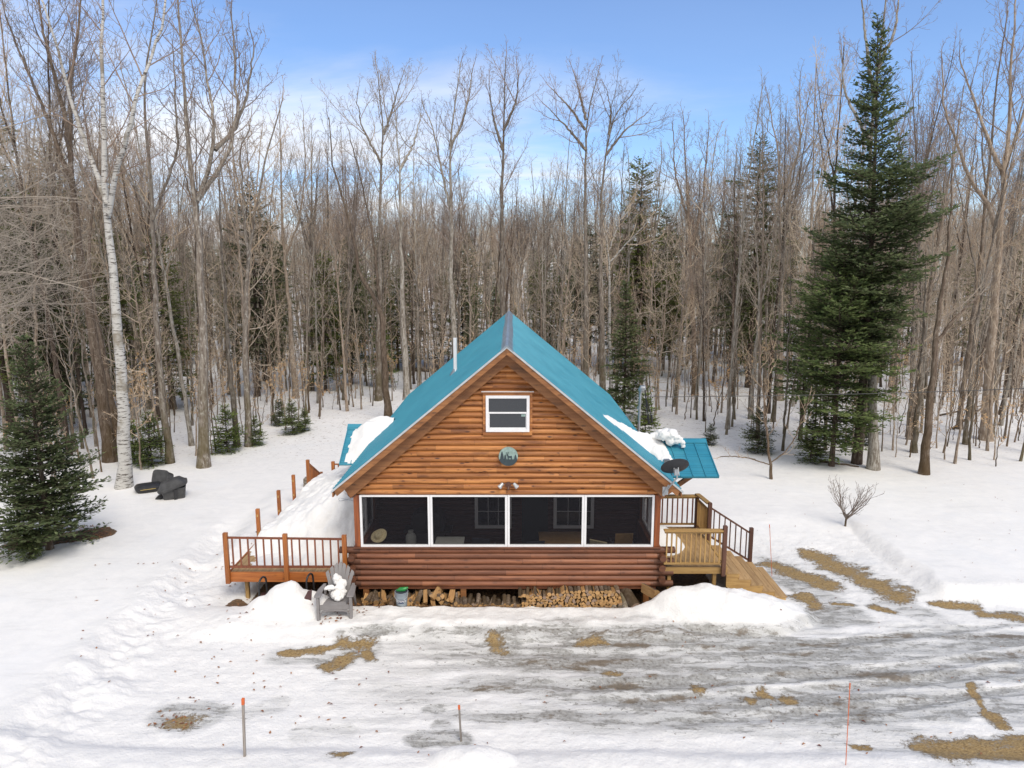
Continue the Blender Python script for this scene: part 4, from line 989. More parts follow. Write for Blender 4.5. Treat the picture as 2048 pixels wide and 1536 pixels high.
for k in range(nst):
    z = RZF - (k + 1) * RZF / (nst + .6); xa = 5.45 + k * .31
    mb = MB(); mb.box(xa, xa + .150, 17.0, 18.8, z - .035, z); mb.box(xa + .157, xa + .325, 17.0, 18.8, z - .035, z); mb.build('step_tread', M['deck'], stp)
    MB().box(xa, xa + .02, 17.04, 18.76, z - .001, z + RZF / (nst + .6) - .036).build('step_riser', M['pine'], stp)
for y in (17.03, 18.77):
    poly = [(5.445, RZF - .17 * 2.2)]
    for k in range(nst):
        z = RZF - (k + 1) * RZF / (nst + .6) - .036; xa = 5.445 + k * .31; poly += [(xa, z), (xa + .305, z)]
    poly += [(5.445 + nst * .31, -.12), (5.9, .02), (5.445, .35)]
    MB().prism(poly[1:], 'y', y - .019, y + .019).build('stringer', M['pine'], stp)
MB().box(6.60, 6.70, 18.77, 18.87, .0, 1.24).build('railing_post', M['brownpost'], stp, bevel=.006)
railing(stp, (5.52, 18.82), (6.60, 18.82), 1.80, 1.10, .98, .30, 7, M['brownpost'], M['brownpost'], w=.028)
def rs(X, Y):
    n = fbm(X * 2, Y * 2, 4, .6); return RZF + np.clip(.50 * (1 - ((X - 3.95) / .75) ** 2 - ((Y - 18.5) / .85) ** 2) + .05 * n, -.02, 1)
sp2 = heap('snow_heap', 3.85, 4.9, 17.4, 19.6, rs, .05, M['snow'], RZF - .003); tag(sp2, 'small heap of snow on the entry deck beside the right wall', 'snow heap')

# ---------------------------------------------------------------- snow on roofs
def lumps(name, blobs, voxel, label, smooth_it=2, mat=None, noise=.03, seed=1):
    """ellipsoids fused into one lumpy snow mass"""
    import bmesh
    bm = bmesh.new(); rnd = random.Random(seed)
    for (c, r) in blobs:
        m = Matrix.Translation(c) @ Matrix.Rotation(rnd.uniform(0, 3), 4, 'Z') @ Matrix.Diagonal((*r, 1))
        q = bmesh.ops.create_icosphere(bm, subdivisions=2, radius=1.0, matrix=m)
    me = bpy.data.meshes.new(name); bm.to_mesh(me); bm.free(); o = link(name, me, mat or M['snow'])
    r = o.modifiers.new('remesh', 'REMESH'); r.mode = 'VOXEL'; r.voxel_size = voxel; r.use_smooth_shade = True
    tx = bpy.data.textures.new(name + 'noise', 'CLOUDS'); tx.noise_scale = .075; tx.noise_depth = 5
    d = o.modifiers.new('disp', 'DISPLACE'); d.texture = tx; d.strength = noise * 3.2; d.mid_level = .5; d.texture_coords = 'LOCAL'
    return tag(o, label, 'snow')
def on_roof(u, v):                       # right slope point under a photo pixel
    d = Vector(ray(u, v)); o = Vector((0, 0, CAM_H)); n = Vector((SL, 0, 1)); p0 = Vector((XC, 0, RZ))
    t = (p0 - o).dot(n) / d.dot(n); return o + d * t
rnd = random.Random(3)
def both_z(X, Y):
    zm = RZ - np.abs(X - XC) * SL; yr, zr, yf, zf = 19.7, 3.53, 18.2, 2.90
    zd = zr - np.abs(Y - yr) * (zr - zf) / (yr - yf); zd = np.where((Y > yf) & (Y < 2 * yr - yf), zd, -9)
    return np.maximum(np.where(X < XC + HS - .01, zm, -9), zd)
def roof_snow_patch():
    outl = []
    for (u, v) in [(1203, 830), (1216, 834), (1232, 846), (1248, 855), (1262, 860), (1272, 857), (1284, 860), (1296, 868), (1312, 868), (1322, 880), (1330, 893), (1338, 905), (1348, 925), (1342, 934), (1328, 926), (1312, 915), (1298, 905), (1280, 892), (1262, 876), (1246, 864), (1230, 853), (1214, 840)]:
        d = Vector(ray(u, v)); o = Vector((0, 0, CAM_H)); t = 15.0
        while t < 30:
            p = o + d * t
            if p.z < float(both_z(np.array(p.x), np.array(p.y))): break
            t += .01
        outl.append((p.x, p.y))
    xs = np.arange(2.3, 5.0, .028); ys = np.arange(16.65, 21.6, .028); X, Y = np.meshgrid(xs, ys)
    wx = X + .05 * fbm(X * 6, Y * 6, 3); wy = Y + .05 * fbm(X * 6 + 20, Y * 6, 3)
    D = np.full(X.shape, 9.0); ins = np.zeros(X.shape, bool); n = len(outl)
    for i in range(n):
        (ax, ay), (bx, by) = outl[i], outl[(i + 1) % n]; dx, dy = bx - ax, by - ay; t = np.clip(((wx - ax) * dx + (wy - ay) * dy) / (dx * dx + dy * dy + 1e-9), 0, 1)
        D = np.minimum(D, np.hypot(wx - ax - t * dx, wy - ay - t * dy)); c = (ay > wy) != (by > wy); ins ^= c & (wx < (bx - ax) * (wy - ay) / (by - ay + 1e-12) + ax)
    D = np.where(ins, D, -D); base = both_z(X, Y)
    lum = np.abs(fbm(X * 2.6, Y * 2.6, 4, .6)); n2 = fbm(X * 7, Y * 7, 3, .6)
    th = np.sqrt(np.clip(D, 0, .6)) * (.16 + .32 * lum + .08 * n2); th = np.where(D > 0, th, -.03)
    Z = base + th; ok = base > 0
    nx = len(xs); i = (np.arange(len(ys) - 1)[:, None] * nx + np.arange(nx - 1)[None, :]).ravel(); q = np.stack([i, i + 1, i + nx + 1, i + nx], 1)
    kz = (D > -.03).ravel() & ok.ravel(); q = q[kz[q].all(1)]
    Vt = np.stack([X.ravel(), Y.ravel(), Z.ravel()], 1); Vb = Vt.copy(); Vb[:, 2] = base.ravel() - .05
    o = link('roof_snow', np_mesh('roof_snow', np.concatenate([Vt, Vb]), [q, q[:, ::-1] + len(Vt)]), M['snow'], None, True); tag(o, 'broken snow lying on the lower right slope of the cabin roof', 'snow')
roof_snow_patch()
bl = []
c0 = Vector((4.25, 19.55, 3.60))
for k in range(16): bl.append((c0 + Vector((rnd.uniform(-.22, .42), rnd.uniform(-.22, .22), rnd.uniform(-.03, .18))), (rnd.uniform(.10, .18), rnd.uniform(.10, .17), rnd.uniform(.09, .15))))
for k in range(5): bl.append((Vector((4.66 + .12 * math.cos(k * .6), 19.3, 3.55 + .16 * math.sin(k * .6 - .6))), (.07, .08, .07)))
lumps('roof_snow', bl, .03, 'curled lump of snow on the ridge of the right door roof', seed=5)
def lsnow(X, Y):
    yr, zr, yf, zf = 22.15, 3.40, 20.75, 2.50; sl = (zr - zf) / (yr - yf)
    zroof = zr - abs(Y - yr) * sl; n = fbm(X * 2, Y * 2, 4)
    e = sstep(-5.08, -4.55, X + .08 * n) * sstep(20.80, 21.1, Y + .05 * n) * sstep(23.5, 23.2, Y) * np.where(Y < yr - .2, 1, sstep(-5.0, -4.1, X))
    return zroof + .02 + (.27 + .10 * n) * e - .05 * (e <= 0.001)
xs = np.arange(-5.2, -3.7, .05); ys = np.arange(20.76, 23.5, .05); X, Y = np.meshgrid(xs, ys); Z = lsnow(X, Y); nx = len(xs)
i = (np.arange(len(ys) - 1)[:, None] * nx + np.arange(nx - 1)[None, :]).ravel(); F = np.stack([i, i + 1, i + nx + 1, i + nx], 1)
Vt = np.stack([X.ravel(), Y.ravel(), Z.ravel()], 1); Vb = Vt.copy(); Vb[:, 2] = 3.40 - abs(Vb[:, 1] - 22.15) * (.9 / 1.4) - .04
o = link('roof_snow', np_mesh('roof_snow', np.concatenate([Vt, Vb]), [F, F[:, ::-1] + len(Vt)]), M['snow'], None, True); tag(o, 'smooth thick snow covering the left door roof', 'snow')

# ---------------------------------------------------------------- garden chair, bucket, hoops
def adirondack():
    c = thing('garden_chair', 'grey brown plastic garden chair with snow on its seat, by the left cabin corner', 'chair', (-4.20, 16.02, hz(-4.2, 15.9) * .5 + .0), R(3))
    mt = M['chair']
    # seat: curved slats
    for k in range(1):
        mb = MB()
        for j in range(6):
            y0 = -.26 + j * .088; z0 = .37 - .016 * j * 1.2
            mb.bar((-.235, y0 + .04, z0), (.235, y0 + .04, z0), .078, .018)
        mb.bar((-.24, -.29, .345), (.24, -.29, .345), .035, .075); mb.bar((-.235, -.26, .34), (-.235, .26, .25), .03, .05); mb.bar((.235, -.26, .34), (.235, .26, .25), .03, .05)
        mb.build('seat', mt, c, local=True, bevel=.008)
    # fan shaped back of seven slats
    m = Matrix.Translation((0, .20, .26)) @ Matrix.Rotation(R(-22), 4, 'X')
    mb = MB(); tops = [.60, .69, .745, .76, .745, .69, .60]
    for k in range(7):
        a = (k - 3); x0 = a * .058; x1 = a * .088; h = tops[k]; w0, w1 = .026, .0405
        pl = [(x0 - w0, 0), (x0 + w0, 0), (x1 * .8 + w1 * .95, h * .6), (x1 + w1, h - .06), (x1 + w1 * .5, h + (.0 if a <= 0 else -.03)), (x1 - w1 * .5, h + (.0 if a >= 0 else -.03)), (x1 - w1, h - .06), (x1 * .8 - w1 * .95, h * .6)]
        n0 = len(mb.v); mb.prism(pl, 'y', -.012 + .004 * abs(a) * -1, .012 - .004 * abs(a))
        for q in range(n0, len(mb.v)): mb.v[q] = tuple(m @ Vector(mb.v[q]))
    mb.bar(m @ Vector((-.25, .02, .22)), m @ Vector((.25, .02, .22)), .03, .06); mb.bar(m @ Vector((-.30, .02, .50)), m @ Vector((.30, .02, .50)), .025, .05)
    for q in (.008,): mb.bar(m @ Vector((-.25, .022, .02)), m @ Vector((.25, .022, .02)), .03, .06)
    mb.build('backrest', mt, c, local=True, bevel=.004)
    for s in (-1, 1):
        mb = MB(); pl = [(s * .26, -.36), (s * .39, -.37), (s * .41, -.30), (s * .39, .0), (s * .33, .27), (s * .27, .27), (s * .275, -.1)]
        if s < 0: pl = pl[::-1]
        mb.prism(pl, 'z', .555, .585); mb.bar((s * .385, -.30, .545), (s * .36, .2, .545), .02, .04); mb.build('armrest', mt, c, local=True, bevel=.012)
        MB().prism([(-.37, 0), (-.29, 0), (-.25, .30), (-.26, .555), (-.35, .555), (-.355, .30)], 'x', s * .335 - .03, s * .335 + .03).build('leg', mt, c, local=True, bevel=.014)
        MB().prism([(.40, 0), (.47, 0), (.31, .40), (.27, .555), (.21, .555), (.23, .35)], 'x', s * .30 - .022, s * .30 + .022).build('leg', mt, c, local=True, bevel=.01)
    mb = MB(); pts = [(-.31, -.33, .02), (-.29, -.325, .18), (-.25, -.32, .235), (-.12, -.32, .25), (.12, -.32, .25), (.25, -.32, .235), (.29, -.325, .18), (.31, -.33, .02)]
    mb.tube(pts, .016, 8); mb.bar((-.30, -.31, .32), (.30, -.31, .32), .03, .10); mb.bar((-.3, .33, .27), (.3, .33, .27), .03, .07)
    mb.build('front_apron', mt, c, local=True, smooth=True)
    return c
ch = adirondack()
ch.scale = (1.14, 1.14, 1.14)
def onch(x, y, z): return Vector(ch.location) + Vector((x, y, z)) * 1.14
bl = [(onch(*p), r) for p, r in [((0, -.02, .47), (.16, .15, .11)), ((.06, .05, .58), (.13, .12, .14)), ((-.02, .14, .72), (.11, .10, .13)), ((.10, .02, .50), (.11, .10, .12)), ((-.12, -.04, .62), (.12, .07, .06)), ((.05, -.08, .42), (.13, .11, .07)), ((.12, .12, .65), (.08, .08, .10)), ((-.05, .16, .80), (.07, .06, .06)), ((-.2, -.06, .62), (.08, .05, .04))]]
lumps('snow_clump', bl, .014, 'lump of snow sitting on the seat of the grey brown garden chair', noise=.022, seed=9)
bp = GT(797, 1229); bloc = Vector((bp.x, 16.28, hz(bp.x, 16.15) - .04)); bloc.z = max(bloc.z, -.06)
bu = thing('bucket', 'blue grey plastic bucket with dark blue lettering, standing in the snow before the firewood', 'bucket', tuple(bloc), R(-6))
n = 28; mb = MB()
mb.tube([(0, 0, 0), (0, 0, .37)], [.13, .155], n); mb.tube([(0, 0, .335), (0, 0, .352)], [.162, .162], n); mb.tube([(0, 0, .37), (0, 0, .385)], [.163, .165], n)
mb.build('bucket_body', M['bucket'], bu, smooth=True, local=True)
MB().tube([(0, 0, .3856), (0, 0, .3866)], [.150, .150], n).build('bucket_inside', M['dark_fabric'], bu, local=True)
MB().tube([(-.165, 0, .35), (-.15, -.09, .27), (-.06, -.165, .22), (.06, -.165, .22), (.15, -.09, .27), (.165, 0, .35)], .005, 6).build('bucket_handle', M['trim_metal'], bu, smooth=True, local=True)
fc = bpy.data.curves.new('bucket_lettering', 'FONT'); fc.body = "Lowe's"; fc.size = .10; fc.align_x = 'CENTER'; fc.extrude = .001; fc.space_character = .95
ft = bpy.data.objects.new('bucket_lettering', fc); COL.objects.link(ft)
dg = bpy.context.evaluated_depsgraph_get(); tm = bpy.data.meshes.new_from_object(ft.evaluated_get(dg)); bpy.data.objects.remove(ft)
def wrap(me, r0, zc_, shift):
    for v in me.vertices:
        a = v.co.x / .147; rr = r0 + v.co.z; z = zc_ + v.co.y; rr += (z - .19) * .068
        v.co = Vector((math.sin(a + shift) * rr, -math.cos(a + shift) * rr, z))
wrap(tm, .1475, .155, .15); tm.materials.clear(); tm.materials.append(M['white']); to = link('lettering', tm, M['white'], bu)
mb = MB(); vs = []; fs = []
for k in range(13):
    a = -.38 + 1.06 * k / 12
    for z in (.125, .225): vs.append((math.sin(a) * (.1455 + (z - .19) * .068), -math.cos(a) * (.1455 + (z - .19) * .068), z))
fs = [(2 * k, 2 * k + 2, 2 * k + 3, 2 * k + 1) for k in range(12)]; mb.add(vs, fs); mb.build('lettering_patch', simple('dark blue print', (.012, .03, .09), .4), bu, local=True)
gb = thing('green_bottle', 'crumpled green plastic lying in the mouth of the bucket', 'bottle', tuple(bloc + Vector((.02, 0, .40)))); MB().tube([(-.13, .02, -.01), (-.05, .0, .03), (.05, .0, .04), (.11, .02, .06), (.14, .03, .07)], [.03, .055, .055, .03, .02], 12).build('bottle_body', M['green'], gb, smooth=True, local=True)
for nm, u, v, yy, hh, lab in (('handrail_hoop', 520, 1211, 16.35, .66, 'black metal tube hoop in leaf litter before the front left end of the deck'), ('handrail_hoop', 614, 1186, 16.45, .42, 'black metal tube hoop poking out of the snow mound between deck and garden chair')):
    p = PY(u, v, yy); z0 = p.z; hoop = []
    for k in range(9):
        a = math.pi * k / 8; hoop.append((p.x, yy + .16 - .16 * math.cos(a) , z0 + hh - .16 + .16 * math.sin(a)))
    for q in range(len(hoop)): hoop[q] = (hoop[q][0] + .07 * (hoop[q][1] - yy) / .32, hoop[q][1], hoop[q][2])
    pts = [(p.x, yy, z0 - .3)] + hoop + [(p.x + .09, yy + .34, z0 - .3)]
    o = MB().tube(pts, .024, 10).build(nm, M['black'], None, smooth=True); tag(o, lab, 'metal hoop')
p = GT(560, 1190); tr = MB()
tr.prism([(-.35, 0), (.35, 0), (.42, .16), (-.42, .16)], 'y', 0, .5)
for q in range(len(tr.v)): tr.v[q] = (tr.v[q][0] - 6.05, tr.v[q][1] + 16.8, tr.v[q][2] - .08)
o = tr.build('planter_box', M['maroon'], None, bevel=.02); tag(o, 'maroon plastic planter tray on the bare ground under the left deck', 'planter')
mb = MB(); q0 = PY(602, 1204, 15.95); mb.prism([(0, 0), (.24, .02), (.27, .36), (.17, .32)], 'y', 0, .03)
for q in range(len(mb.v)): mb.v[q] = (mb.v[q][0] + q0.x, mb.v[q][1] + 15.95, mb.v[q][2] + q0.z - .05)
o = mb.build('plastic_panel', M['maroon'], None); tag(o, 'corner of a maroon plastic panel sticking out of the snow mound', 'panel')
# black hose / pipe beside the deck
hp = [GT(u, v) + Vector((0, 0, .03)) for u, v, hh in ((512, 1066, 0), (522, 1063, 0), (534, 1058, 0), (545, 1053, 0), (556, 1044, 0), (568, 1032, 0))]
o = MB().tube(hp, .02, 8).build('drain_hose', M['black'], None, smooth=True); tag(o, 'black hose lying along the snow beside the left deck posts', 'hose')
wp = []; w0 = PY(692, 998, 18.6)
for k in range(14): wp.append((w0.x + .22 + .0 * k - .42 * math.sin(k / 13 * math.pi) , 18.6, w0.z - .06 + .10 * k / 13 + .03 * math.sin(k)))
o = MB().tube(wp, .006, 6).build('loose_wire', M['grey_metal'], None); tag(o, 'thin loose wire sticking out from the left porch corner', 'wire')

# retaining walls of stone blocks
def blockwall(label, x0, x1, y0, y1, z0, z1):
    w = thing('stone_block_wall', label, 'stone wall', ((x0 + x1) / 2, y0, z0)); r = random.Random(5); z = z0
    mb = MB(); row = 0
    while z < z1 - .05:
        x = x0 - (row % 2) * .18
        while x < x1:
            a, b_ = max(x, x0), min(x + .36, x1)
            if b_ - a > .05: mb.box(a + .006, b_ - .006, y0 + r.uniform(0, .02), y1, z + .005, z + .185)
            x += .36
        z += .19; row += 1
    mb.build('blocks', M['stone'], w, bevel=.015)
blockwall('tan stone block retaining wall behind the far deck steps', -7.72, -4.2, 25.3, 25.65, -.1, .66)
blockwall('low tan stone block wall between the two middle railing posts', -7.68, -7.12, 22.35, 22.7, .0, .50)

# ---------------------------------------------------------------- firewood under the porch
def firewood_mesh(kind, seed):
    r = random.Random(seed); L_ = .42
    if kind == 'round': poly = [(.062 * math.cos(a) * r.uniform(.93, 1.07), .062 * math.sin(a) * r.uniform(.93, 1.07)) for a in [2 * math.pi * k / 12 for k in range(12)]]
    elif kind == 'half': poly = [(.075 * math.cos(a), .075 * math.sin(a) - .03) for a in [math.pi * k / 8 for k in range(9)]]
    else:
        w = r.uniform(.75, 1.25); poly = [(0, -.06)] + [(.125 * math.sin(a) * w, -.06 + .125 * math.cos(a)) for a in [.5 - 1.0 * k / 4 for k in range(5)]]
    n = len(poly); vs = [(p[0], 0, p[1]) for p in poly] + [(p[0] * r.uniform(.92, 1.05), L_ / 2, p[1] * r.uniform(.92, 1.05) + r.uniform(-.006, .006)) for p in poly] + [(p[0] * .95, L_, p[1] * .95) for p in poly]
    fs = [tuple(range(n)), tuple(range(3 * n - 1, 2 * n - 1, -1))]; mi = [0, 0]
    for ring in (0, 1):
        for k in range(n):
            fs.append((ring * n + k, ring * n + n + k, ring * n + n + (k + 1) % n, ring * n + (k + 1) % n))
            flat = kind != 'round' and (k in (0, n - 1) if kind == 'wedge' else k == n - 1)
            mi.append(2 if flat else 1)
    me = bpy.data.meshes.new('firewood'); me.from_pydata(vs, [], fs); me.update()
    for m_ in (M['cut'], M['bark_brown'], M['tree_cut']): me.materials.append(m_)
    me.polygons.foreach_set("material_index", np.array(mi, dtype=np.int32)); return me
FW = [firewood_mesh(k, i) for i, k in enumerate(['wedge', 'wedge', 'round', 'wedge', 'half', 'round', 'wedge', 'half'])]
rf = random.Random(11)
FWL = ['split firewood piece in the neat stack under the right half of the porch', 'firewood piece in the loose heap under the left half of the porch']
fwg = ['firewood pieces stacked under the porch', 'firewood pieces heaped under the left of the porch']
def log_at(x, y, z, s, rz, tilt, grp, roll=None, me=None):
    o = bpy.data.objects.new('firewood', me or rf.choice(FW)); COL.objects.link(o); o.location = (x, y, z)
    o.rotation_mode = 'ZXY'; o.rotation_euler = (tilt, roll if roll is not None else rf.uniform(0, 6.28), rz); o.scale = (s, rf.uniform(.85, 1.1), s)
    tag(o, FWL[grp], 'firewood', fwg[grp]); return o
GZ = -.10
for row in range(7):                     # neat stack
    z = GZ + .05 + row * .070; x0 = .18 + row * .05 + (0.45 if row > 4 else 0) + (.35 if row > 5 else 0); x1 = 2.78 - .02 * row
    x = x0 + (row % 2) * .05
    while x < x1:
        s = rf.uniform(.62, .95); log_at(x, 16.60 + rf.uniform(-.02, .02) + .012 * row, z + rf.uniform(-.012, .012), s, rf.uniform(-.06, .06), rf.uniform(-.02, .03), 0); x += .098 * s / .75 * rf.uniform(.85, 1.05)
for k in range(10): log_at(.2 + k * .055 + rf.uniform(0, .02), 16.66, GZ + .36 + rf.uniform(-.02, .03), .7, rf.uniform(-.1, .1), R(10), 0)
for k in range(96):                      # loose heap on the left
    x = rf.uniform(-3.85, -1.35); a = abs(x + 2.0); hh = .10 + .24 * math.exp(-((x + 1.95) / .5) ** 2) + .10 * math.exp(-((x + 3.4) / .4) ** 2)
    log_at(x, 16.66 + rf.uniform(-.05, .25), GZ + .05 + rf.uniform(0, hh), rf.uniform(.75, 1.15), rf.uniform(-.7, .7), rf.uniform(-.35, .1), 1)
for k in range(26): log_at(-1.35 + k * .062, 16.66 + rf.uniform(-.02, .08), GZ + .06 + rf.uniform(0, .05), .85, rf.uniform(-.15, .15), rf.uniform(0, .2), 1, me=FW[2])
big = thing('log_round', 'thick bark covered log leaning at the right end of the woodpile', 'log', (3.02, 16.7, GZ + .12)); 
MB().tube([(.06, -.10, -.02), (-.08, .25, .12), (-.24, .75, .32)], [.15, .155, .14], 14).build('bark', M['bark_brown'], big, smooth=True, local=True); MB().tube([(.064, -.112, -.024), (.06, -.10, -.02)], [.135, .138], 14).build('cut_face', M['cut'], big, local=True)
for i, (x, r, l_) in enumerate(((2.55, .07, .6), (2.70, .06, .55), (2.83, .075, .6))):
    o = MB().tube([(x, 16.55, GZ + .07), (x - .03, 17.0, GZ + .16 + .05 * i), ], r, 12).build('log_round', M['bark_grey'], None, smooth=True); tag(o, ['first', 'second', 'third'][i] + ' grey bark log from the left, lying between the stack and the thick leaning log', 'log', 'grey logs at the end of the stack')
for (u, v, s, rz, rl, lab) in ((1312, 1190, 1.9, .6, .5, 'large fresh split block leaning in the snow at the right cabin corner'), (1296, 1208, 1.1, -.8, 2.0, 'small pale split piece lying by the right foundation post'), (1340, 1216, .0, 0, 0, '')):
    if s: p = PY(u, v, 16.45); o = log_at(p.x, 16.45, p.z, s, rz, -.3, 0, rl, FW[0]); o['label'] = lab; del o['group']
rl = MB().tube([(-.85, 17.9, .22), (-.83, 17.4, .22)], .055, 12).build('log_round', M['tree_cut'], None); tag(rl, 'single round log end seen in the dark gap beside the left foundation post', 'log')

# ---------------------------------------------------------------- marker stakes
def stake(u0, v0, u1, v1, w, label, mat, fibre=False):
    b_ = GT(u0, v0); y = b_.y; t_ = PY(u1, v1, y)
    s = thing('marker_stake', label, 'stake', tuple(b_)); b0 = b_ - Vector((0, 0, .15)); k = b_.lerp(t_, .90 if not fibre else .93)
    if fibre: MB().tube([b0, k], w, 6).build('shaft', mat, s); MB().tube([k, t_], w * 1.6, 6).build('painted_tip', M['orange'], s)
    else: MB().bar(b0, k, w, w).build('shaft', mat, s, bevel=.003); MB().bar(k, t_, w + .004, w + .004).build('painted_tip', M['orange'], s)
stake(489, 1512, 486, 1397, .040, 'tall weathered wooden stake with orange painted tip at the lower left', M['greypost'])
stake(923, 1482, 918, 1411, .034, 'shorter weathered wooden stake with orange tip by the snow bank at bottom centre', M['greypost'])
stake(1692, 1530, 1700, 1366, .0065, 'thin orange fibre marker rod standing in the icy driveway at lower right', M['orange'], True)
stake(1545, 1152, 1539, 1049, .0065, 'thin orange fibre marker rod near the foot of the deck steps', M['orange'], True)

# ---------------------------------------------------------------- black plastic tubs in the snow on the left
def loft(mb, secs):
    """secs: list of closed rings (same length)"""
    n = len(secs[0]); vs = [p for s in secs for p in s]; fs = []
    for i in range(len(secs) - 1):
        for k in range(n): fs.append((i * n + k, i * n + (k + 1) % n, (i + 1) * n + (k + 1) % n, (i + 1) * n + k))
    fs.append(tuple(range(n))[::-1]); fs.append(tuple((len(secs) - 1) * n + k for k in range(n))); mb.add(vs, fs)
def rrect(w, d, z, r=.3, n=20, cx=0, cy=0):
    out = []
    for k in range(n):
        a = 2 * math.pi * (k + .5) / n; c, s = math.cos(a), math.sin(a); e = .45
        out.append((cx + w * math.copysign(abs(c) ** e, c), cy + d * math.copysign(abs(s) ** e, s), z))
    return out
pb = GT(345, 997)
t1 = thing('storage_bin', 'tall black lidded plastic bin tilted in the snow left of the deck', 'bin', tuple(pb + Vector((0, .15, -.22))), R(24))
mb = MB(); loft(mb, [rrect(.33, .26, 0), rrect(.40, .31, .62)]); mb.build('bin_body', M['blackgrey'], t1, smooth=True, local=True)
m = Matrix.Translation((-.02, 0, .60)) @ Matrix.Rotation(R(-17), 4, 'Y'); mb = MB(); loft(mb, [rrect(.50, .38, 0), rrect(.51, .39, .07), rrect(.46, .34, .10), rrect(.33, .22, .26), rrect(.27, .17, .28)])
for q in range(len(mb.v)): mb.v[q] = tuple(m @ Vector(mb.v[q]))
mb.build('bin_lid', M['blackgrey'], t1, smooth=True, local=True)
for yy in (-.25, .2): MB().bar((.05, -.30, .02), (.06, -.34, .60), .10, .05).build('bin_rib', M['black'], t1, local=True) if yy < 0 else None
pb = GT(292, 985); t2 = thing('utility_sled', 'long low black plastic tub with a gold stripe, left of the tall lidded bin', 'tub', tuple(pb + Vector((0, .2, -.08))), R(30))
mb = MB(); loft(mb, [rrect(.32, .24, 0), rrect(.44, .32, .20), rrect(.46, .34, .26), rrect(.40, .26, .33), rrect(.25, .15, .36)]); mb.build('tub_shell', M['black'], t2, smooth=True, local=True)
mb = MB(); mb.bar((-.28, -.352, .235), (.22, -.352, .235), .012, .022); mb.build('gold_stripe', simple('gold stripe', (.45, .33, .12), .4), t2, local=True)
pb = GT(318, 978); t3 = thing('open_crate', 'open black plastic crate lying on its side, snow flecks inside, behind the low tub', 'crate', tuple(pb + Vector((-.02, .5, -.02))), R(-15))
m = Matrix.Translation((0, 0, .30)) @ Matrix.Rotation(R(72), 4, 'X'); mb = MB(); loft(mb, [rrect(.22, .18, -.22), rrect(.32, .27, .22)]); 
for q in range(len(mb.v)): mb.v[q] = tuple(m @ Vector(mb.v[q]))
mb.build('crate_shell', M['black'], t3, smooth=True, local=True)
mb = MB(); loft(mb, [rrect(.34, .29, .20), rrect(.34, .29, .25)])
for q in range(len(mb.v)): mb.v[q] = tuple(m @ Vector(mb.v[q]))
mb.build('crate_rim', M['blackgrey'], t3, smooth=True, local=True)
pb = GT(330, 996); t4 = thing('bin_lid', 'loose black lid lying flat in the snow between the bins', 'lid', tuple(pb + Vector((0, .1, .03))), R(12)); m = Matrix.Rotation(R(-14), 4, 'Y'); mb = MB(); loft(mb, [rrect(.34, .24, 0), rrect(.36, .26, .04), rrect(.28, .19, .09)])
for q in range(len(mb.v)): mb.v[q] = tuple(m @ Vector(mb.v[q]))
mb.build('lid_shell', M['black'], t4, smooth=True, local=True)

# ---------------------------------------------------------------- dead leaves on the snow (nobody could count them)
def leaves():
    r = np.random.RandomState(4); V = []; F = []
    def leaf(x, y, s):
        z = hz(x, y) + .012; a = r.uniform(0, 6.28); c, q = math.cos(a), math.sin(a); t = r.uniform(.0, .03)
        pts = [(-s, 0, .0), (-s * .2, s * .45, t), (s, 0, .005), (-s * .2, -s * .45, t)]
        n = len(V); V.extend([(x + c * p[0] - q * p[1], y + q * p[0] + c * p[1], z + p[2]) for p in pts]); F.append((n, n + 1, n + 2, n + 3)); 
    for k in range(95): u = r.uniform(150, 700); v = 1250 + (u - 150) * -.15 + r.normal(0, 90); v = min(max(v, 1150), 1530); p = G(u, v); leaf(p.x, p.y, r.uniform(.02, .055))
    for k in range(70): p = G(r.uniform(420, 760), r.uniform(1120, 1500)); leaf(p.x, p.y, r.uniform(.02, .05))
    for k in range(55): p = G(r.uniform(760, 2048), r.uniform(1245, 1530)); leaf(p.x, p.y, r.uniform(.02, .05))
    for k in range(60): p = G(r.uniform(1500, 2048), r.uniform(960, 1240), .3); leaf(p.x, p.y, r.uniform(.015, .035))
    for k in range(500): x = r.uniform(-6.6, 3.4); y = 16.75 + abs(r.normal(0, .25)); leaf(x, y, r.uniform(.02, .05))
    for k in range(420): a = r.uniform(0, 6.28); q = r.uniform(0, 1) ** .5; leaf(-13.5 + 1.35 * q * math.cos(a), 20.6 + .85 * q * math.sin(a), r.uniform(.02, .05))
    for (u, v, n_, s) in ((350, 1440, 26, .3), (710, 345 + 900, 14, .3), (660, 1260, 8, .15), (390, 1401, 4, .05), (715, 1240, 4, .1)):
        c = G(u, v)
        for k in range(n_): leaf(c.x + r.normal(0, s), c.y + r.normal(0, s * .6), r.uniform(.02, .055))
    m, nt, b = nodes_mat('dead leaf litter'); t = NT(nt); tc = t.n('ShaderNodeTexCoord'); w = t.n('ShaderNodeTexWhiteNoise', noise_dimensions='3D'); sn = t.n('ShaderNodeVectorMath', operation='SNAP'); t.l(tc.outputs['Object'], sn.inputs[0]); sn.inputs[1].default_value = (.12, .12, 5); t.l(sn.outputs[0], w.inputs[0])
    t.l(t.mix(w.outputs[0], (.15, .045, .025), (.42, .20, .08)), b.inputs['Base Color']); b.inputs['Roughness'].default_value = .7
    o = link('fallen_leaves', np_mesh('fallen_leaves', V, [F]), m); tag(o, 'brown dead leaves scattered over the snow and driveway', 'leaves', kind='stuff')
leaves()
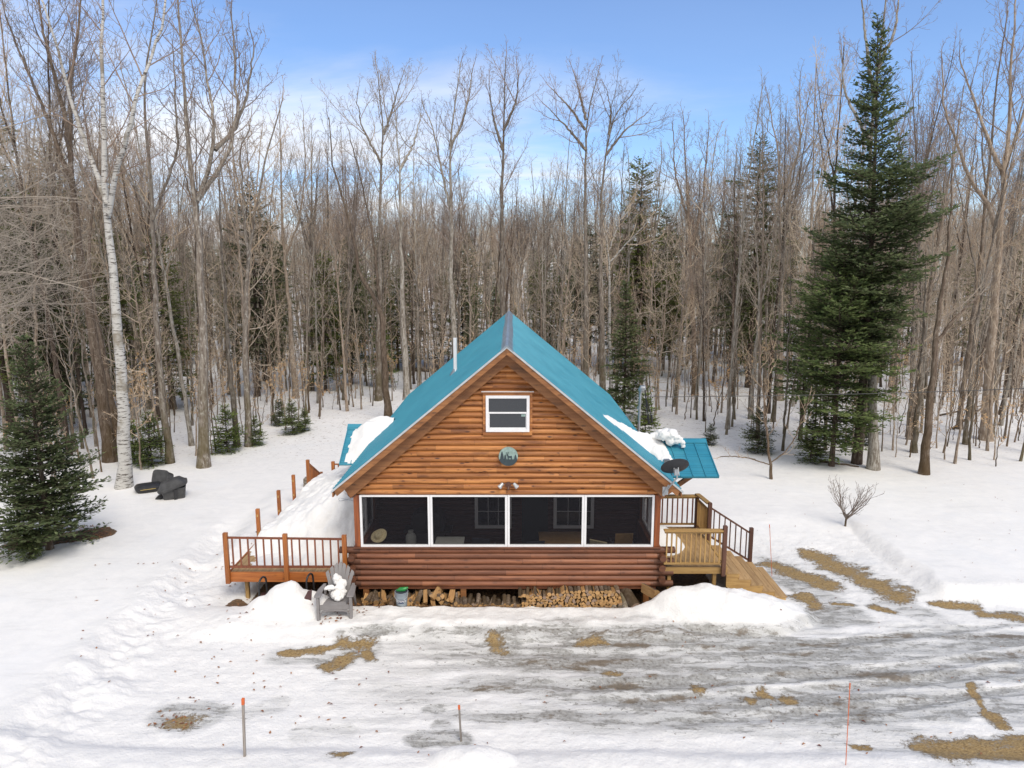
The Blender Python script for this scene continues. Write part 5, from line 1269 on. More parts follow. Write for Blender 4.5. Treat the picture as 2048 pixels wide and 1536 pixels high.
# ---------------------------------------------------------------- trees
def tubes_np(polys, sides):
    """polys: list of (pts (n,3), radii (n,)); grouped by length and turned into tubes"""
    groups = {}
    for p, r in polys: groups.setdefault(len(p), []).append((p, r))
    Vs, Fs = [], []; off = 0
    for n, lst in groups.items():
        P = np.array([a for a, _ in lst]); Rr = np.array([b for _, b in lst]); m = len(lst)
        T = np.empty_like(P); T[:, 1:-1] = P[:, 2:] - P[:, :-2]; T[:, 0] = P[:, 1] - P[:, 0]; T[:, -1] = P[:, -1] - P[:, -2]
        T /= np.linalg.norm(T, axis=2, keepdims=True) + 1e-9
        avg = T.mean(1); ref = np.where(np.abs(avg[:, 2:3]) > .8, np.array([[1., 0, 0]]), np.array([[0, 0, 1.]]))[:, None, :]
        A = np.cross(T, ref); A /= np.linalg.norm(A, axis=2, keepdims=True) + 1e-9; B = np.cross(T, A)
        q = 2 * np.pi * np.arange(sides) / sides
        V = P[:, :, None, :] + Rr[:, :, None, None] * (np.cos(q)[None, None, :, None] * A[:, :, None, :] + np.sin(q)[None, None, :, None] * B[:, :, None, :])
        idx = off + np.arange(m * n * sides).reshape(m, n, sides)
        a = idx[:, :-1, :]; b = np.roll(idx, -1, 2)[:, :-1, :]; c = np.roll(idx, -1, 2)[:, 1:, :]; d = idx[:, 1:, :]
        Vs.append(V.reshape(-1, 3)); Fs.append(np.stack([a, b, c, d], -1).reshape(-1, 4)); off += m * n * sides
    return np.concatenate(Vs), np.concatenate(Fs)
class Wood:
    def __init__(s): s.L = {}
    def add(s, key, p, r): s.L.setdefault(key, []).append((np.asarray(p), np.asarray(r)))
    def mesh(s, name, spec, flakes=None):
        V, F = [], []; o = 0
        for key, sides in spec:
            if key in s.L:
                v, f = tubes_np(s.L[key], sides); V.append(v); F.append(f + o); o += len(v)
        if not V: return None
        return np_mesh(name, np.concatenate(V), [np.concatenate(F)])
def walk(rng, p, d, L, n, up, wob, grav=0.0):
    pts = [p]; st = L / n; d = d / np.linalg.norm(d)
    for i in range(n):
        d = d + np.array([0, 0, up - grav * (i / n)]) + rng.normal(0, wob, 3); d /= np.linalg.norm(d); p = p + d * st; pts.append(p)
    return np.array(pts)
def along(pts, t):
    k = t * (len(pts) - 1); i = min(int(k), len(pts) - 2); f = k - i
    d = pts[i + 1] - pts[i]; return pts[i] * (1 - f) + pts[i + 1] * f, d / (np.linalg.norm(d) + 1e-9)
def side_dir(rng, d, ang, az=None):
    a = np.cross(d, [0, 0, 1.0]); 
    if np.linalg.norm(a) < .1: a = np.cross(d, [1.0, 0, 0])
    a /= np.linalg.norm(a); b = np.cross(d, a); az = rng.uniform(0, 2 * np.pi) if az is None else az
    return d * math.cos(ang) + (a * math.cos(az) + b * math.sin(az)) * math.sin(ang)
def branchy(W, rng, base, d, L, r, lvl, P):
    """a limb with its boughs and twigs; lvl 1 limb, 2 bough, 3 twig, 4 twiglet"""
    n = {1: 8, 2: 6, 3: 4, 4: 2}[lvl]
    pts = walk(rng, base, d, L, n, P['up'] * (1, 1, .8, .5)[lvl - 1], P['wob'] * (1, 1.1, 1.3, 1.3)[lvl - 1])
    tt = np.linspace(0, 1, n + 1); rr = np.maximum(r * (1 - .80 * tt), P['rmin'] * .7)
    W.add(lvl, pts, rr)
    if lvl >= P['levels']: return
    dens = P['dens'][lvl - 1]; m = max(2, int(L * dens + rng.uniform(0, 1)))
    az = rng.uniform(0, 6.28)
    for i in range(m):
        t = P['bare'][lvl - 1] + (1 - P['bare'][lvl - 1]) * (i + rng.uniform(.1, .9)) / m; q, dd = along(pts, min(t, .985)); az += 2.4 + rng.uniform(-.5, .5)
        l2 = L * P['ratio'][lvl - 1] * (1.15 - .75 * t) * rng.uniform(.65, 1.25)
        if l2 < .12: l2 = .12
        branchy(W, rng, q, side_dir(rng, dd, P['ang'][lvl] * rng.uniform(.75, 1.25), az), l2, max(P['rmin'], r * (1 - .8 * t) * .52), lvl + 1, P)
DEF = dict(up=.10, wob=.10, rmin=.0072, levels=4, dens=[2.5, 3.6, 5.4], ratio=[.50, .48, .48], bare=[.18, .12, .1], ang=[.8, .72, .75, .8])
def deciduous(seed, stems, r0, crown0, limbL, nl, P=None, ang0=.85, top_pow=.6, limb_r=.30, twigscale=1.0):
    """stems: list of (points, r_start, r_end, crown start fraction); trunk and crown meshes"""
    rng = np.random.RandomState(seed); Pp = dict(DEF); Pp.update(P or {}); W = Wood(); T = Wood()
    for si, (pts, ra, rb, c0) in enumerate(stems):
        pts = np.asarray(pts, float); n = len(pts)
        # resample smoothly
        m = 22; seg = np.concatenate([[0], np.cumsum(np.linalg.norm(np.diff(pts, axis=0), axis=1))]); u = np.linspace(0, seg[-1], m)
        sm = np.stack([np.interp(u, seg, pts[:, k]) for k in range(3)], 1)
        for _ in range(2): sm[1:-1] = (sm[:-2] + 2 * sm[1:-1] + sm[2:]) / 4
        sm[1:-1] += rng.normal(0, .022, (m - 2, 3)) * np.array([1, 1, .2])
        t = np.linspace(0, 1, m); rr = ra * (1 - t) ** 1.25 * .97 + rb * t ** .5 + ra * .03 * (1 - t)
        if si == 0: rr = rr + ra * .45 * np.exp(-t * seg[-1] / .28); sm[0, 2] -= .15
        T.add(0, sm, rr); Ls = seg[-1]
        k = max(3, int(nl * (Ls * (1 - c0)) )); az = rng.uniform(0, 6.28)
        for i in range(k):
            tt = c0 + (1 - c0) * (i + rng.uniform(.1, .9)) / k; q, d = along(sm, min(tt, .99)); az += 2.4 + rng.uniform(-.6, .6)
            s = (tt - c0) / (1 - c0); L = limbL * (math.sin(math.pi * min(1, .18 + .80 * s)) ** top_pow) * (1 - .30 * s) * rng.uniform(.55, 1.2)
            r_here = float(np.interp(tt, t, rr))
            branchy(W, rng, q, side_dir(rng, d, ang0 * (1.1 - .35 * s) * rng.uniform(.8, 1.2), az), max(L, .4), max(.010, min(r_here * .6, L * .0075 + .006)) , 1, Pp)
        q, d = along(sm, .99); branchy(W, rng, q, d, limbL * .35, max(rb, .012), 2, Pp)
    return T.mesh('trunk', [(0, 10)]), W.mesh('crown', [(1, 5), (2, 4), (3, 3), (4, 3)])
def make_tree(name, loc, tm, cm, bark_, twig_, label, cat='tree', group=None, rz=0, sc=(1, 1, 1)):
    t = thing(name, label, cat, loc, rz, group); t.scale = sc
    if tm: link('trunk', tm, bark_, t, True)
    if cm: link('crown', cm, twig_, t, True)
    return t
def hero(name, base, paths, r0, label, bark_, twig_, seed, crown=.35, limbL=3.2, nl=1.6, P=None, group=None, limb_ang=.85, away=0.0, depth_j=.5):
    """paths: pixel polylines in the vertical plane through the base; the first is the trunk, others are forks"""
    b = GT(*base); rng = random.Random(seed); stems = []
    for i, pth in enumerate(paths):
        pts = []; dy = 0
        for k, (u, v) in enumerate(pth):
            if k and i: dy += rng.uniform(-depth_j, depth_j)
            elif k: dy += rng.uniform(-.15, .15)
            p = PY(u, v, b.y + dy + away * min(1, max(0, (base[1] - v - 200) / 200))); pts.append(p - b)
        if i == 0: pts[0] = Vector((0, 0, 0))
        f = 1.0 if i == 0 else .55; L = sum((pts[k + 1] - pts[k]).length for k in range(len(pts) - 1))
        stems.append(([tuple(p) for p in pts], r0 * (1.0 if i == 0 else .40), .014 + r0 * .05, crown if i == 0 else .12))
    tm, cm = deciduous(seed, stems, r0, crown, limbL, nl, P, limb_ang)
    return make_tree(name, tuple(b), tm, cm, bark_, twig_, label, 'tree', group)

B, TW, TR, TP = M['bark_grey'], M['twig'], M['twig_red'], M['twig_pale']
hero('birch_tree', (247, 974), [[(247, 974), (252, 850), (238, 700), (228, 560), (216, 440), (206, 360), (207, 250), (206, 130), (204, 20), (204, -60), (206, -140)], [(217, 430), (232, 330), (254, 280), (272, 200), (288, 150), (312, 90), (330, 20), (336, -60)], [(214, 410), (190, 340), (165, 270), (148, 220), (120, 110), (92, 30), (70, -40)]],
     .235, 'tall white barked birch with three leaning top stems at the left', M['birch'], TR, 11, crown=.50, limbL=3.2, nl=1.8)
hero('maple_tree', (222, 922), [[(222, 922), (206, 800), (190, 710), (172, 564), (160, 490), (148, 400), (140, 300), (138, 240), (146, 130), (160, 40), (165, -40)], [(146, 380), (118, 300), (86, 215), (60, 150), (36, 98), (10, 30)], [(142, 320), (128, 220), (100, 120), (80, 30), (72, -40)]],
     .26, 'tall brown trunked tree leaning left behind the white birch', M['bark_brown'], TR, 12, crown=.52, limbL=3.2, nl=2.0)
hero('maple_tree', (236, 905), [[(236, 905), (222, 800), (200, 690), (184, 600), (176, 500), (188, 400), (196, 300)]], .19, 'shorter brown trunk directly beside and right of the left leaning brown tree', M['bark_brown'], TW, 13, crown=.45, limbL=3.0, nl=1.3)
hero('maple_tree', (340, 926), [[(340, 926), (332, 850), (320, 760), (313, 640), (308, 545), (306, 400), (303, 328), (292, 273), (284, 204), (294, 120), (310, 55), (316, -20)], [(306, 440), (330, 370), (356, 300), (352, 200), (346, 100)]],
     .15, 'slim dark mottled tree between the birch and the thick grey trunk', B, TR, 14, crown=.45, limbL=2.6, nl=1.5)
hero('ash_tree', (407, 934), [[(407, 934), (408, 765), (405, 619), (397, 509), (396, 440), (394, 365), (372, 328), (370, 182), (361, 91), (355, 11), (352, -60)], [(397, 400), (420, 330), (430, 255), (416, 164), (405, 91), (388, 22)], [(400, 395), (448, 328), (474, 237), (472, 146), (466, 73), (462, 20)], [(430, 300), (470, 260), (495, 190), (505, 120), (508, 90)]],
     .215, 'thick grey lichened tree with a wide spreading crown left of the deck', M['bark_grey'], TR, 15, crown=.50, limbL=2.9, nl=2.5, depth_j=.8)
hero('maple_tree', (474, 893), [[(474, 893), (468, 800), (458, 740), (453, 640), (450, 560), (441, 480), (436, 400), (440, 330)]], .13, 'dark slightly crooked trunk just right of the thick grey tree', B, TW, 16, crown=.4, limbL=2.6, nl=1.5)
hero('maple_tree', (498, 892), [[(498, 892), (493, 780), (490, 640), (496, 500), (515, 410), (530, 320), (552, 240), (566, 195)], [(497, 520), (486, 400), (480, 300), (500, 250)]], .15, 'straight trunk with yellow moss at the foot beside the small hemlock', B, TW, 17, crown=.42, limbL=3.0, nl=1.7)
hero('maple_tree', (592, 796), [[(592, 796), (582, 700), (578, 600), (570, 540), (564, 470), (562, 330), (560, 215)], [(568, 520), (600, 440), (612, 330), (606, 240)]], .17, 'slim tree with flared foot standing alone above the left lawn slope', M['bark_tan'], TW, 18, crown=.4, limbL=3.6, nl=1.8)
hero('maple_tree', (757, 800), [[(757, 800), (758, 640), (760, 490), (760, 373), (764, 295), (770, 256), (760, 201), (756, 143)], [(768, 270), (790, 200), (800, 165)], [(764, 330), (722, 250), (714, 200)]], .20, 'tall fine crowned tree left of centre, highest over the left roof slope', B, TW, 19, crown=.46, limbL=3.6, nl=2.2)
hero('crooked_tree', (777, 838), [[(777, 838), (766, 686), (764, 608), (756, 584), (717, 569), (709, 471), (690, 412), (670, 354), (660, 295), (658, 235)], [(760, 600), (752, 530), (744, 460), (730, 400), (716, 330), (700, 280)]], .19, 'dark mossy tree whose trunk bends sharply to the left above the left eave', M['bark_brown'], TR, 20, crown=.45, limbL=2.8, nl=1.6)
hero('maple_tree', (818, 836), [[(818, 836), (808, 686), (802, 490), (800, 334), (794, 275), (790, 220)], [(800, 340), (826, 290), (840, 240)]], .19, 'pale grey straight trunk rising beside the left eave of the roof', M['bark_pale'], TW, 21, crown=.5, limbL=3.2, nl=1.5)
hero('maple_tree', (914, 800), [[(914, 800), (910, 686), (901, 569), (903, 412), (900, 295), (908, 217), (922, 123)], [(902, 420), (880, 330), (868, 260), (846, 210)], [(900, 300), (930, 230), (940, 180), (945, 140)]], .21, 'pale lichened tree with a spiky top directly behind the white vent pipe', M['bark_pale'], TR, 22, crown=.42, limbL=3.0, nl=2.4)
hero('oak_tree', (1008, 790), [[(1008, 790), (1006, 608), (1002, 412), (1006, 334), (1008, 237), (1010, 159), (1012, 112)], [(1006, 300), (985, 230), (978, 170)], [(1008, 260), (1034, 200), (1036, 150)]], .24, 'tallest tree over the ridge, narrow oval crown of upswept branches', B, TR, 23, crown=.42, limbL=3.5, nl=2.5)
hero('oak_tree', (1172, 800), [[(1172, 800), (1172, 560), (1170, 373), (1174, 275), (1170, 229), (1190, 180), (1198, 139)], [(1170, 260), (1140, 215), (1104, 178)], [(1172, 300), (1130, 250), (1096, 215)], [(1172, 240), (1160, 190), (1150, 150)]], .21, 'rounded crowned tree with crooked wide limbs right of the ridge', B, TR, 24, crown=.55, limbL=3.0, nl=2.2)
hero('oak_tree', (1205, 800), [[(1205, 800), (1202, 560), (1203, 373), (1217, 275), (1221, 237), (1240, 205), (1264, 190)], [(1212, 310), (1250, 260), (1290, 230)], [(1218, 270), (1222, 220), (1216, 190)]], .19, 'broad crowned bare tree next to the crooked limbed one, over the right roof slope', B, TR, 25, crown=.5, limbL=3.4, nl=2.3)
hero('birch_tree', (1223, 800), [[(1223, 800), (1219, 686), (1218, 600), (1219, 522), (1209, 444), (1204, 390), (1200, 350)], [(1219, 525), (1250, 490), (1290, 450), (1305, 430)], [(1218, 500), (1240, 440), (1262, 400)]], .13, 'white stemmed birch with pale spreading branches behind the right roof slope', M['birch'], TP, 26, crown=.4, limbL=2.6, nl=1.8)
hero('ash_tree', (1747, 938), [[(1747, 938), (1744, 800), (1743, 600), (1740, 420), (1741, 300), (1743, 237), (1747, 179), (1763, 91), (1771, 0), (1772, -60)], [(1746, 185), (1736, 120), (1727, 36), (1722, -30)], [(1744, 290), (1712, 230), (1690, 190), (1682, 100)], [(1752, 150), (1790, 60), (1800, -20)]], .20, 'pale grey trunk before the big fir, bare forked top left of its tip', M['bark_pale'], TR, 27, crown=.62, limbL=2.2, nl=1.4, away=3.2)
hero('maple_tree', (1972, 880), [[(1972, 880), (1980, 700), (1994, 560), (2000, 474), (2004, 365), (2015, 292), (2022, 219), (2019, 146), (2030, 40), (2036, -40)], [(1998, 470), (1975, 408), (1931, 343), (1917, 292), (1887, 219), (1884, 128)], [(2006, 350), (1985, 300), (1950, 210), (1920, 120)], [(2010, 330), (2040, 250), (2070, 150)]], .25, 'big brown maple with large forking limbs at the right edge', M['bark_tan'], TR, 28, crown=.5, limbL=3.2, nl=1.7)
hero('maple_tree', (1848, 948), [[(1848, 948), (1862, 800), (1868, 700), (1880, 600), (1895, 520), (1902, 430), (1906, 330)], [(1870, 690), (1905, 640), (1960, 590)]], .17, 'mossy dark trunk leaning right between the fir and the thin poles', M['bark_brown'], TW, 29, crown=.35, limbL=3.0, nl=1.3)
hero('maple_tree', (1828, 905), [[(1828, 905), (1840, 780), (1846, 690), (1850, 600), (1852, 500)]], .13, 'grey trunk close behind the mossy leaning one', B, TW, 30, crown=.4, limbL=2.4, nl=1.3)
hero('maple_tree', (1560, 800), [[(1560, 800), (1562, 600), (1560, 450), (1558, 310), (1545, 240), (1535, 190)], [(1560, 400), (1600, 300), (1600, 160)]], .19, 'feathery topped tree midway between the roof and the big fir', M['bark_tan'], TR, 31, crown=.45, limbL=3.4, nl=1.8)
hero('maple_tree', (1390, 790), [[(1390, 790), (1385, 600), (1378, 450), (1372, 330), (1366, 230)], [(1384, 500), (1408, 380), (1418, 250)], [(1380, 450), (1350, 350), (1346, 260)]], .18, 'dense brushy crowned tree in the gap right of the cabin', M['bark_brown'], TR, 32, crown=.42, limbL=2.8, nl=2.2)
hero('aspen_tree', (1500, 838), [[(1500, 838), (1512, 700), (1520, 600), (1512, 480), (1500, 380)], [(1516, 640), (1545, 500), (1560, 420)]], .11, 'pale thin forked aspen left of the big fir', M['bark_pale'], TP, 33, crown=.4, limbL=2.4, nl=1.8)
hero('aspen_tree', (1462, 790), [[(1462, 790), (1466, 650), (1470, 480), (1468, 360), (1474, 300)]], .12, 'straight brown pole tree with flared foot beyond the cable', M['bark_brown'], TW, 34, crown=.35, limbL=2.6, nl=1.8)
# overhanging tree, its trunk just outside the left edge, long level branches reaching in
def side_tree():
    b = Vector((-20.5, 24.5, hz(-20.5, 24.5))); rng = np.random.RandomState(77); W = Wood(); T = Wood()
    tr = walk(rng, np.zeros(3), np.array([.02, 0, 1.]), 13, 14, .02, .03); T.add(0, tr, np.linspace(.28, .05, 15))
    Pp = dict(DEF); Pp.update(up=.03, wob=.12, ratio=[.52, .5, .45], dens=[1.8, 2.4, 3.0], rmin=.0065)
    for k in range(36):
        q, d = along(tr, .38 + .55 * k / 36); az = rng.uniform(-1.0, 1.0); dd = np.array([math.cos(az), math.sin(az), rng.uniform(-.05, .4)])
        branchy(W, rng, q, dd, rng.uniform(3.5, 7.0), .045, 1, Pp)
    make_tree('beech_tree', tuple(b), T.mesh('trunk', [(0, 10)]), W.mesh('crown', [(1, 5), (2, 4), (3, 3), (4, 3)]), B, TP, 'spreading tree at the left edge whose long pale level branches reach into view')
side_tree()

# generic bare trees -----------------------------------------------------
def straight(rng, H, lean=.03, n=8, wob=.03): return walk(rng, np.zeros(3), np.array([rng.normal(0, lean), rng.normal(0, lean), 1.]), H, n, .01, wob)
PRO = []
def proto(seed, H, r0, crown, limbL, nl, forks, bark_, twig_, P=None, ang=.8):
    rng = np.random.RandomState(seed); tr = straight(rng, H); stems = [(tr, r0, .02, crown)]
    for k in range(forks):
        t = rng.uniform(.45, .65); q, d = along(tr, t); L = H * (1 - t) * rng.uniform(.75, 1.0)
        stems.append((walk(rng, q, side_dir(rng, d, rng.uniform(.3, .5)), L, 7, .10, .04), r0 * .40, .012, .1))
    tm, cm = deciduous(seed, stems, r0, crown, limbL, nl, P, ang)
    tm.materials.append(bark_); cm.materials.append(twig_); PRO.append((tm, cm, H))
LP = dict(levels=4, dens=[2.4, 3.6, 6.0], rmin=.0066, ratio=[.52, .50, .55], bare=[.12, .08, .05])
proto(101, 17, .131, .34, 2.8, 1.7, 2, B, TW, LP)
proto(102, 18, .139, .38, 3.5, 1.7, 1, M['bark_dark'], TR, LP)
proto(103, 16, .115, .35, 2.4, 1.8, 1, M['bark_tan'], TW, LP)
proto(104, 19, .139, .45, 3.2, 1.6, 3, B, TR, LP, .65)
proto(105, 15, .098, .30, 2.6, 1.7, 0, M['bark_pale'], TP, LP, 1.0)
proto(106, 17, .123, .45, 2.8, 1.8, 2, M['bark_dark'], TW, LP, .6)
proto(107, 13, .082, .22, 2.9, 1.7, 1, M['bark_tan'], TP, LP, 1.1)
proto(108, 16, .107, .42, 2.6, 2.0, 2, M['bark_pale'], TW, LP, .7)
LP2 = dict(LP); LP2.update(up=.06, wob=.13, dens=[2.4, 3.4, 5.0])
proto(109, 10.5, .074, .14, 3.2, 2.0, 1, M['bark_tan'], TP, LP2, 1.25)
proto(110, 12.0, .082, .18, 3.0, 2.1, 2, M['bark_grey'], TW, LP2, 1.15)
proto(111, 9.0, .057, .12, 2.8, 2.3, 0, M['bark_brown'], TP, LP2, 1.3)
SAP = []
def sapling(seed, H, r0, bark_, twig_, ang=.9, nl=2.2, limbL=1.1, leaves_=0, c0=.2):
    rng = np.random.RandomState(seed); tr = straight(rng, H, .06, 8, .05); P = dict(levels=3, dens=[2.6, 3.0], ratio=[.5, .45, .4], rmin=.005)
    tm, cm = deciduous(seed, [(tr, r0, .007, c0)], r0, c0, limbL, nl, P, ang)
    lm = None
    if leaves_:
        V = np.empty(len(cm.vertices) * 3, np.float32); cm.vertices.foreach_get("co", V); V = V.reshape(-1, 3)
        low = V[V[:, 2] < H * .8]; idx = rng.randint(0, len(low), leaves_); c = low[idx]
        s = rng.uniform(.025, .05, (leaves_, 1)); a = rng.normal(0, 1, (leaves_, 3)); a /= np.linalg.norm(a, axis=1, keepdims=True); b2 = np.cross(a, rng.normal(0, 1, (leaves_, 3))); b2 /= np.linalg.norm(b2, axis=1, keepdims=True)
        q = np.stack([c, c + a * s + b2 * s * .5, c + a * s * 2, c + a * s - b2 * s * .5], 1).reshape(-1, 3); lm = np_mesh('leaves', q, [np.arange(leaves_ * 4).reshape(-1, 4)]); lm.materials.append(M['dead_leaf'])
    tm.materials.append(bark_); cm.materials.append(twig_); SAP.append((tm, cm, lm, H))
for _i in range(0): pass
sapling(201, 6.5, .035, M['bark_brown'], TW, .7, 1.8, 1.1)
sapling(202, 8.0, .050, M['bark_tan'], TP, .7, 1.8, 1.4)
sapling(203, 4.5, .025, M['bark_brown'], TR, .9, 2.2, .9)
sapling(204, 9.5, .055, M['bark_grey'], TW, .6, 1.6, 1.3, 0, .4)
sapling(205, 5.0, .030, M['bark_tan'], TP, 1.1, 2.4, 1.5, 260)
sapling(206, 3.6, .022, M['bark_brown'], TP, 1.1, 2.6, 1.2, 180)

# conifers -----------------------------------------------------------------
def conifer(seed, H, profile, z0, r0, whorl=.30, nb=6, droop=.25, lift=.12, dens=9.0, leafL=.085, leafW=.020, sub=1, gap=0.0, upcurl=.25):
    rng = np.random.RandomState(seed); T = Wood(); tr = straight(rng, H, .01, 12, .008); T.add(0, tr, np.concatenate([[r0 * 1.35], np.linspace(r0, .012, 12)]))
    W = Wood(); LP_, LD, LS = [], [], []
    z = z0
    while z < H * .985:
        t = (z - z0) / (H - z0); R_ = profile((z) / H); k = max(3, int(nb * (1 - .35 * t) + rng.uniform(0, 1.5))); a0 = rng.uniform(0, 6.28)
        for i in range(k):
            if rng.uniform() < gap: continue
            a = a0 + 6.283 * i / k + rng.uniform(-.3, .3); L = R_ * rng.uniform(.50, 1.15)
            if L < .08: continue
            q, _ = along(tr, min(.999, (z + rng.uniform(-.22, .22)) / H)); d = np.array([math.cos(a), math.sin(a), (.9 * t ** 2) + lift - .1 + rng.normal(0, .12)])
            n = 7; pts = [q]; st = L / n; dd = d / np.linalg.norm(d)
            for j in range(n):
                f = j / n; dd = dd + np.array([0, 0, (-droop if f < .5 else upcurl) * .35]) * (1 - .6 * t) + rng.normal(0, .02, 3); dd /= np.linalg.norm(dd); pts.append(pts[-1] + dd * st)
            pts = np.array(pts); W.add(1, pts, np.linspace(.008 + L * .008, .004, n + 1))
            m = max(3, int(L * dens)); sgn = 1
            for j in range(m):
                f = .12 + .86 * (j + rng.uniform(.1, .9)) / m; p, ax = along(pts, f); sgn = -sgn
                sd = np.cross(ax, [0, 0, 1.]) * sgn; sd /= np.linalg.norm(sd) + 1e-9
                tl = L * .42 * (1.12 - f) * rng.uniform(.7, 1.2) + .10; td = ax * .62 + sd * .8 + np.array([0, 0, rng.uniform(-.30, .25)]); td /= np.linalg.norm(td)
                W.add(2, np.array([p, p + td * tl * .5, p + td * tl + np.array([0, 0, -.03 * tl])]), np.array([.005, .004, .003]))
                c = max(3, int(tl / .055))
                ff = (np.arange(c) + rng.uniform(0, 1, c)) / c
                for rep in range(sub):
                    LP_.append(p + td * (ff * tl)[:, None]); base = np.tile(td, (c, 1)); s2 = np.cross(td, [0, 0, 1.]); s2 /= np.linalg.norm(s2) + 1e-9
                    sg = np.where(rng.uniform(size=c) < .5, -1, 1)[:, None]
                    dn = base * rng.uniform(.5, 1.0, (c, 1)) + s2 * sg * rng.uniform(.3, 1.0, (c, 1)) + rng.normal(0, .20, (c, 3)) + np.array([0, 0, .12]); dn /= np.linalg.norm(dn, axis=1, keepdims=True)
                    LD.append(dn); LS.append(leafL * rng.uniform(.7, 1.35, c) * (1.0 + .8 * min(tl, .5)))
        z += whorl * (1 - .45 * t) * rng.uniform(.8, 1.2)
    P = np.concatenate(LP_); D = np.concatenate(LD); S = np.concatenate(LS)[:, None]; n = len(P)
    sd = np.cross(D, rng.normal(0, .35, (n, 3)) + np.array([0, 0, 1.])); sd /= np.linalg.norm(sd, axis=1, keepdims=True) + 1e-9; w = leafW * S / leafL
    V = np.stack([P - sd * w * .4, P + D * S * .45 - sd * w, P + D * S, P + D * S * .45 + sd * w], 1).reshape(-1, 3)
    cm = np_mesh('foliage', V, [np.arange(n * 4).reshape(-1, 4)])
    return T.mesh('trunk', [(0, 9)]), W.mesh('branches', [(1, 4), (2, 3)]), cm
def make_conifer(name, loc, meshes, needle, label, group=None, rz=0, sc=(1, 1, 1)):
    t = thing(name, label, 'tree', loc, rz, group); t.scale = sc
    for nm, me, mt in (('trunk', meshes[0], M['bark_dark']), ('branches', meshes[1], M['bark_dark']), ('foliage', meshes[2], needle)):
        link(nm, me, mt, t, nm == 'trunk')
    return t
def prof_pts(pts):
    xs = [p[0] for p in pts]; ys = [p[1] for p in pts]; return lambda s: float(np.interp(s, xs, ys))
bA = GT(1713, 927); HA = (PY(1802, 30, bA.y).z - bA.z)
fa = conifer(41, HA, prof_pts([(.0, 1.0), (.25, 1.4), (.36, 2.4), (.50, 2.9), (.60, 2.7), (.655, 2.5), (.67, 1.65), (.78, 1.2), (.90, .62), (1, .05)]), HA * .24, .17, .22, 7, .14, .26, 8.5, .125, .032, 1, .30, .5)
make_conifer('fir_tree', tuple(bA), fa, M['needle'], 'tall dark green fir with a narrow spire top, highest evergreen on the right')
bB = GT(1648, 932); HB = PY(1690, 470, bB.y).z - bB.z
fb = conifer(42, HB, prof_pts([(.0, .9), (.14, 1.7), (.30, 2.3), (.42, 2.5), (.60, 2.6), (.75, 1.9), (.9, .9), (1, .05)]), HB * .08, .10, .25, 6, .20, .20, 8.5, .12, .030, 1, .25, .45)
make_conifer('fir_tree', tuple(bB + Vector((.3, 0, 0))), fb, M['needle'], 'lower broad fir with boughs down to the snow in front of the tall spired fir')
bC = GT(1600, 880); HC = PY(1615, 520, bC.y).z - bC.z
fc_ = conifer(43, HC, prof_pts([(.0, .9), (.2, 1.7), (.5, 1.9), (.75, 1.2), (1, .05)]), HC * .30, .09, .30, 6, .20, .20, 8.0, .12, .030, 1, .25, .45)
make_conifer('fir_tree', tuple(bC), fc_, M['needle'], 'slim dark fir half hidden at the left side of the two bigger firs')
bS = GT(100, 1098); HS_ = PY(78, 672, bS.y).z - bS.z
fs_ = conifer(44, HS_, prof_pts([(.0, 1.15), (.06, 1.5), (.15, 1.75), (.30, 1.6), (.5, 1.15), (.75, .75), (1, .05)]), HS_ * .05, .085, .17, 7, .14, .28, 12, .095, .025, 1, .10, .5)
make_conifer('spruce_tree', tuple(bS), fs_, M['needle'], 'young green spruce at the lower left standing in a hollow of bare ground')
HEM = []
HEM.append(conifer(51, 14, prof_pts([(0, .8), (.2, 2.0), (.5, 2.3), (.8, 1.7), (.93, 1.0), (1, .3)]), 3.0, .14, .42, 6, .30, .06, 6.0, .15, .035, 1, .12))
HEM.append(conifer(52, 12, prof_pts([(0, 1.2), (.2, 2.2), (.5, 2.0), (.8, 1.3), (.94, .8), (1, .2)]), 1.2, .12, .42, 6, .25, .10, 6.0, .15, .035, 1, .10))
HEM.append(conifer(53, 2.2, prof_pts([(0, .8), (.3, .9), (.7, .5), (1, .05)]), .12, .02, .13, 7, .2, .3, 15, .075, .020, 1, .08))
HEM.append(conifer(54, 6.5, prof_pts([(0, .9), (.2, 1.3), (.5, 1.1), (.8, .5), (1, .05)]), .6, .06, .20, 7, .22, .18, 9, .11, .028, 1, .10))
for k, hm in enumerate(HEM):
    hm[0].materials.append(M['bark_dark']); hm[1].materials.append(M['bark_dark']); hm[2].materials.append([M['needle_dull'], M['needle_dull'], M['needle'], M['needle']][k])
def hem(k, base, sc, label, group=None, name='hemlock_tree', rz=0.0):
    b = GT(*base) if not isinstance(base, Vector) else base
    t = thing(name, label, 'tree', tuple(b), rz, group); t.scale = (sc, sc, sc)
    for nm, me in (('trunk', HEM[k][0]), ('branches', HEM[k][1]), ('foliage', HEM[k][2])): link(nm, me, None, t, False)
    return t
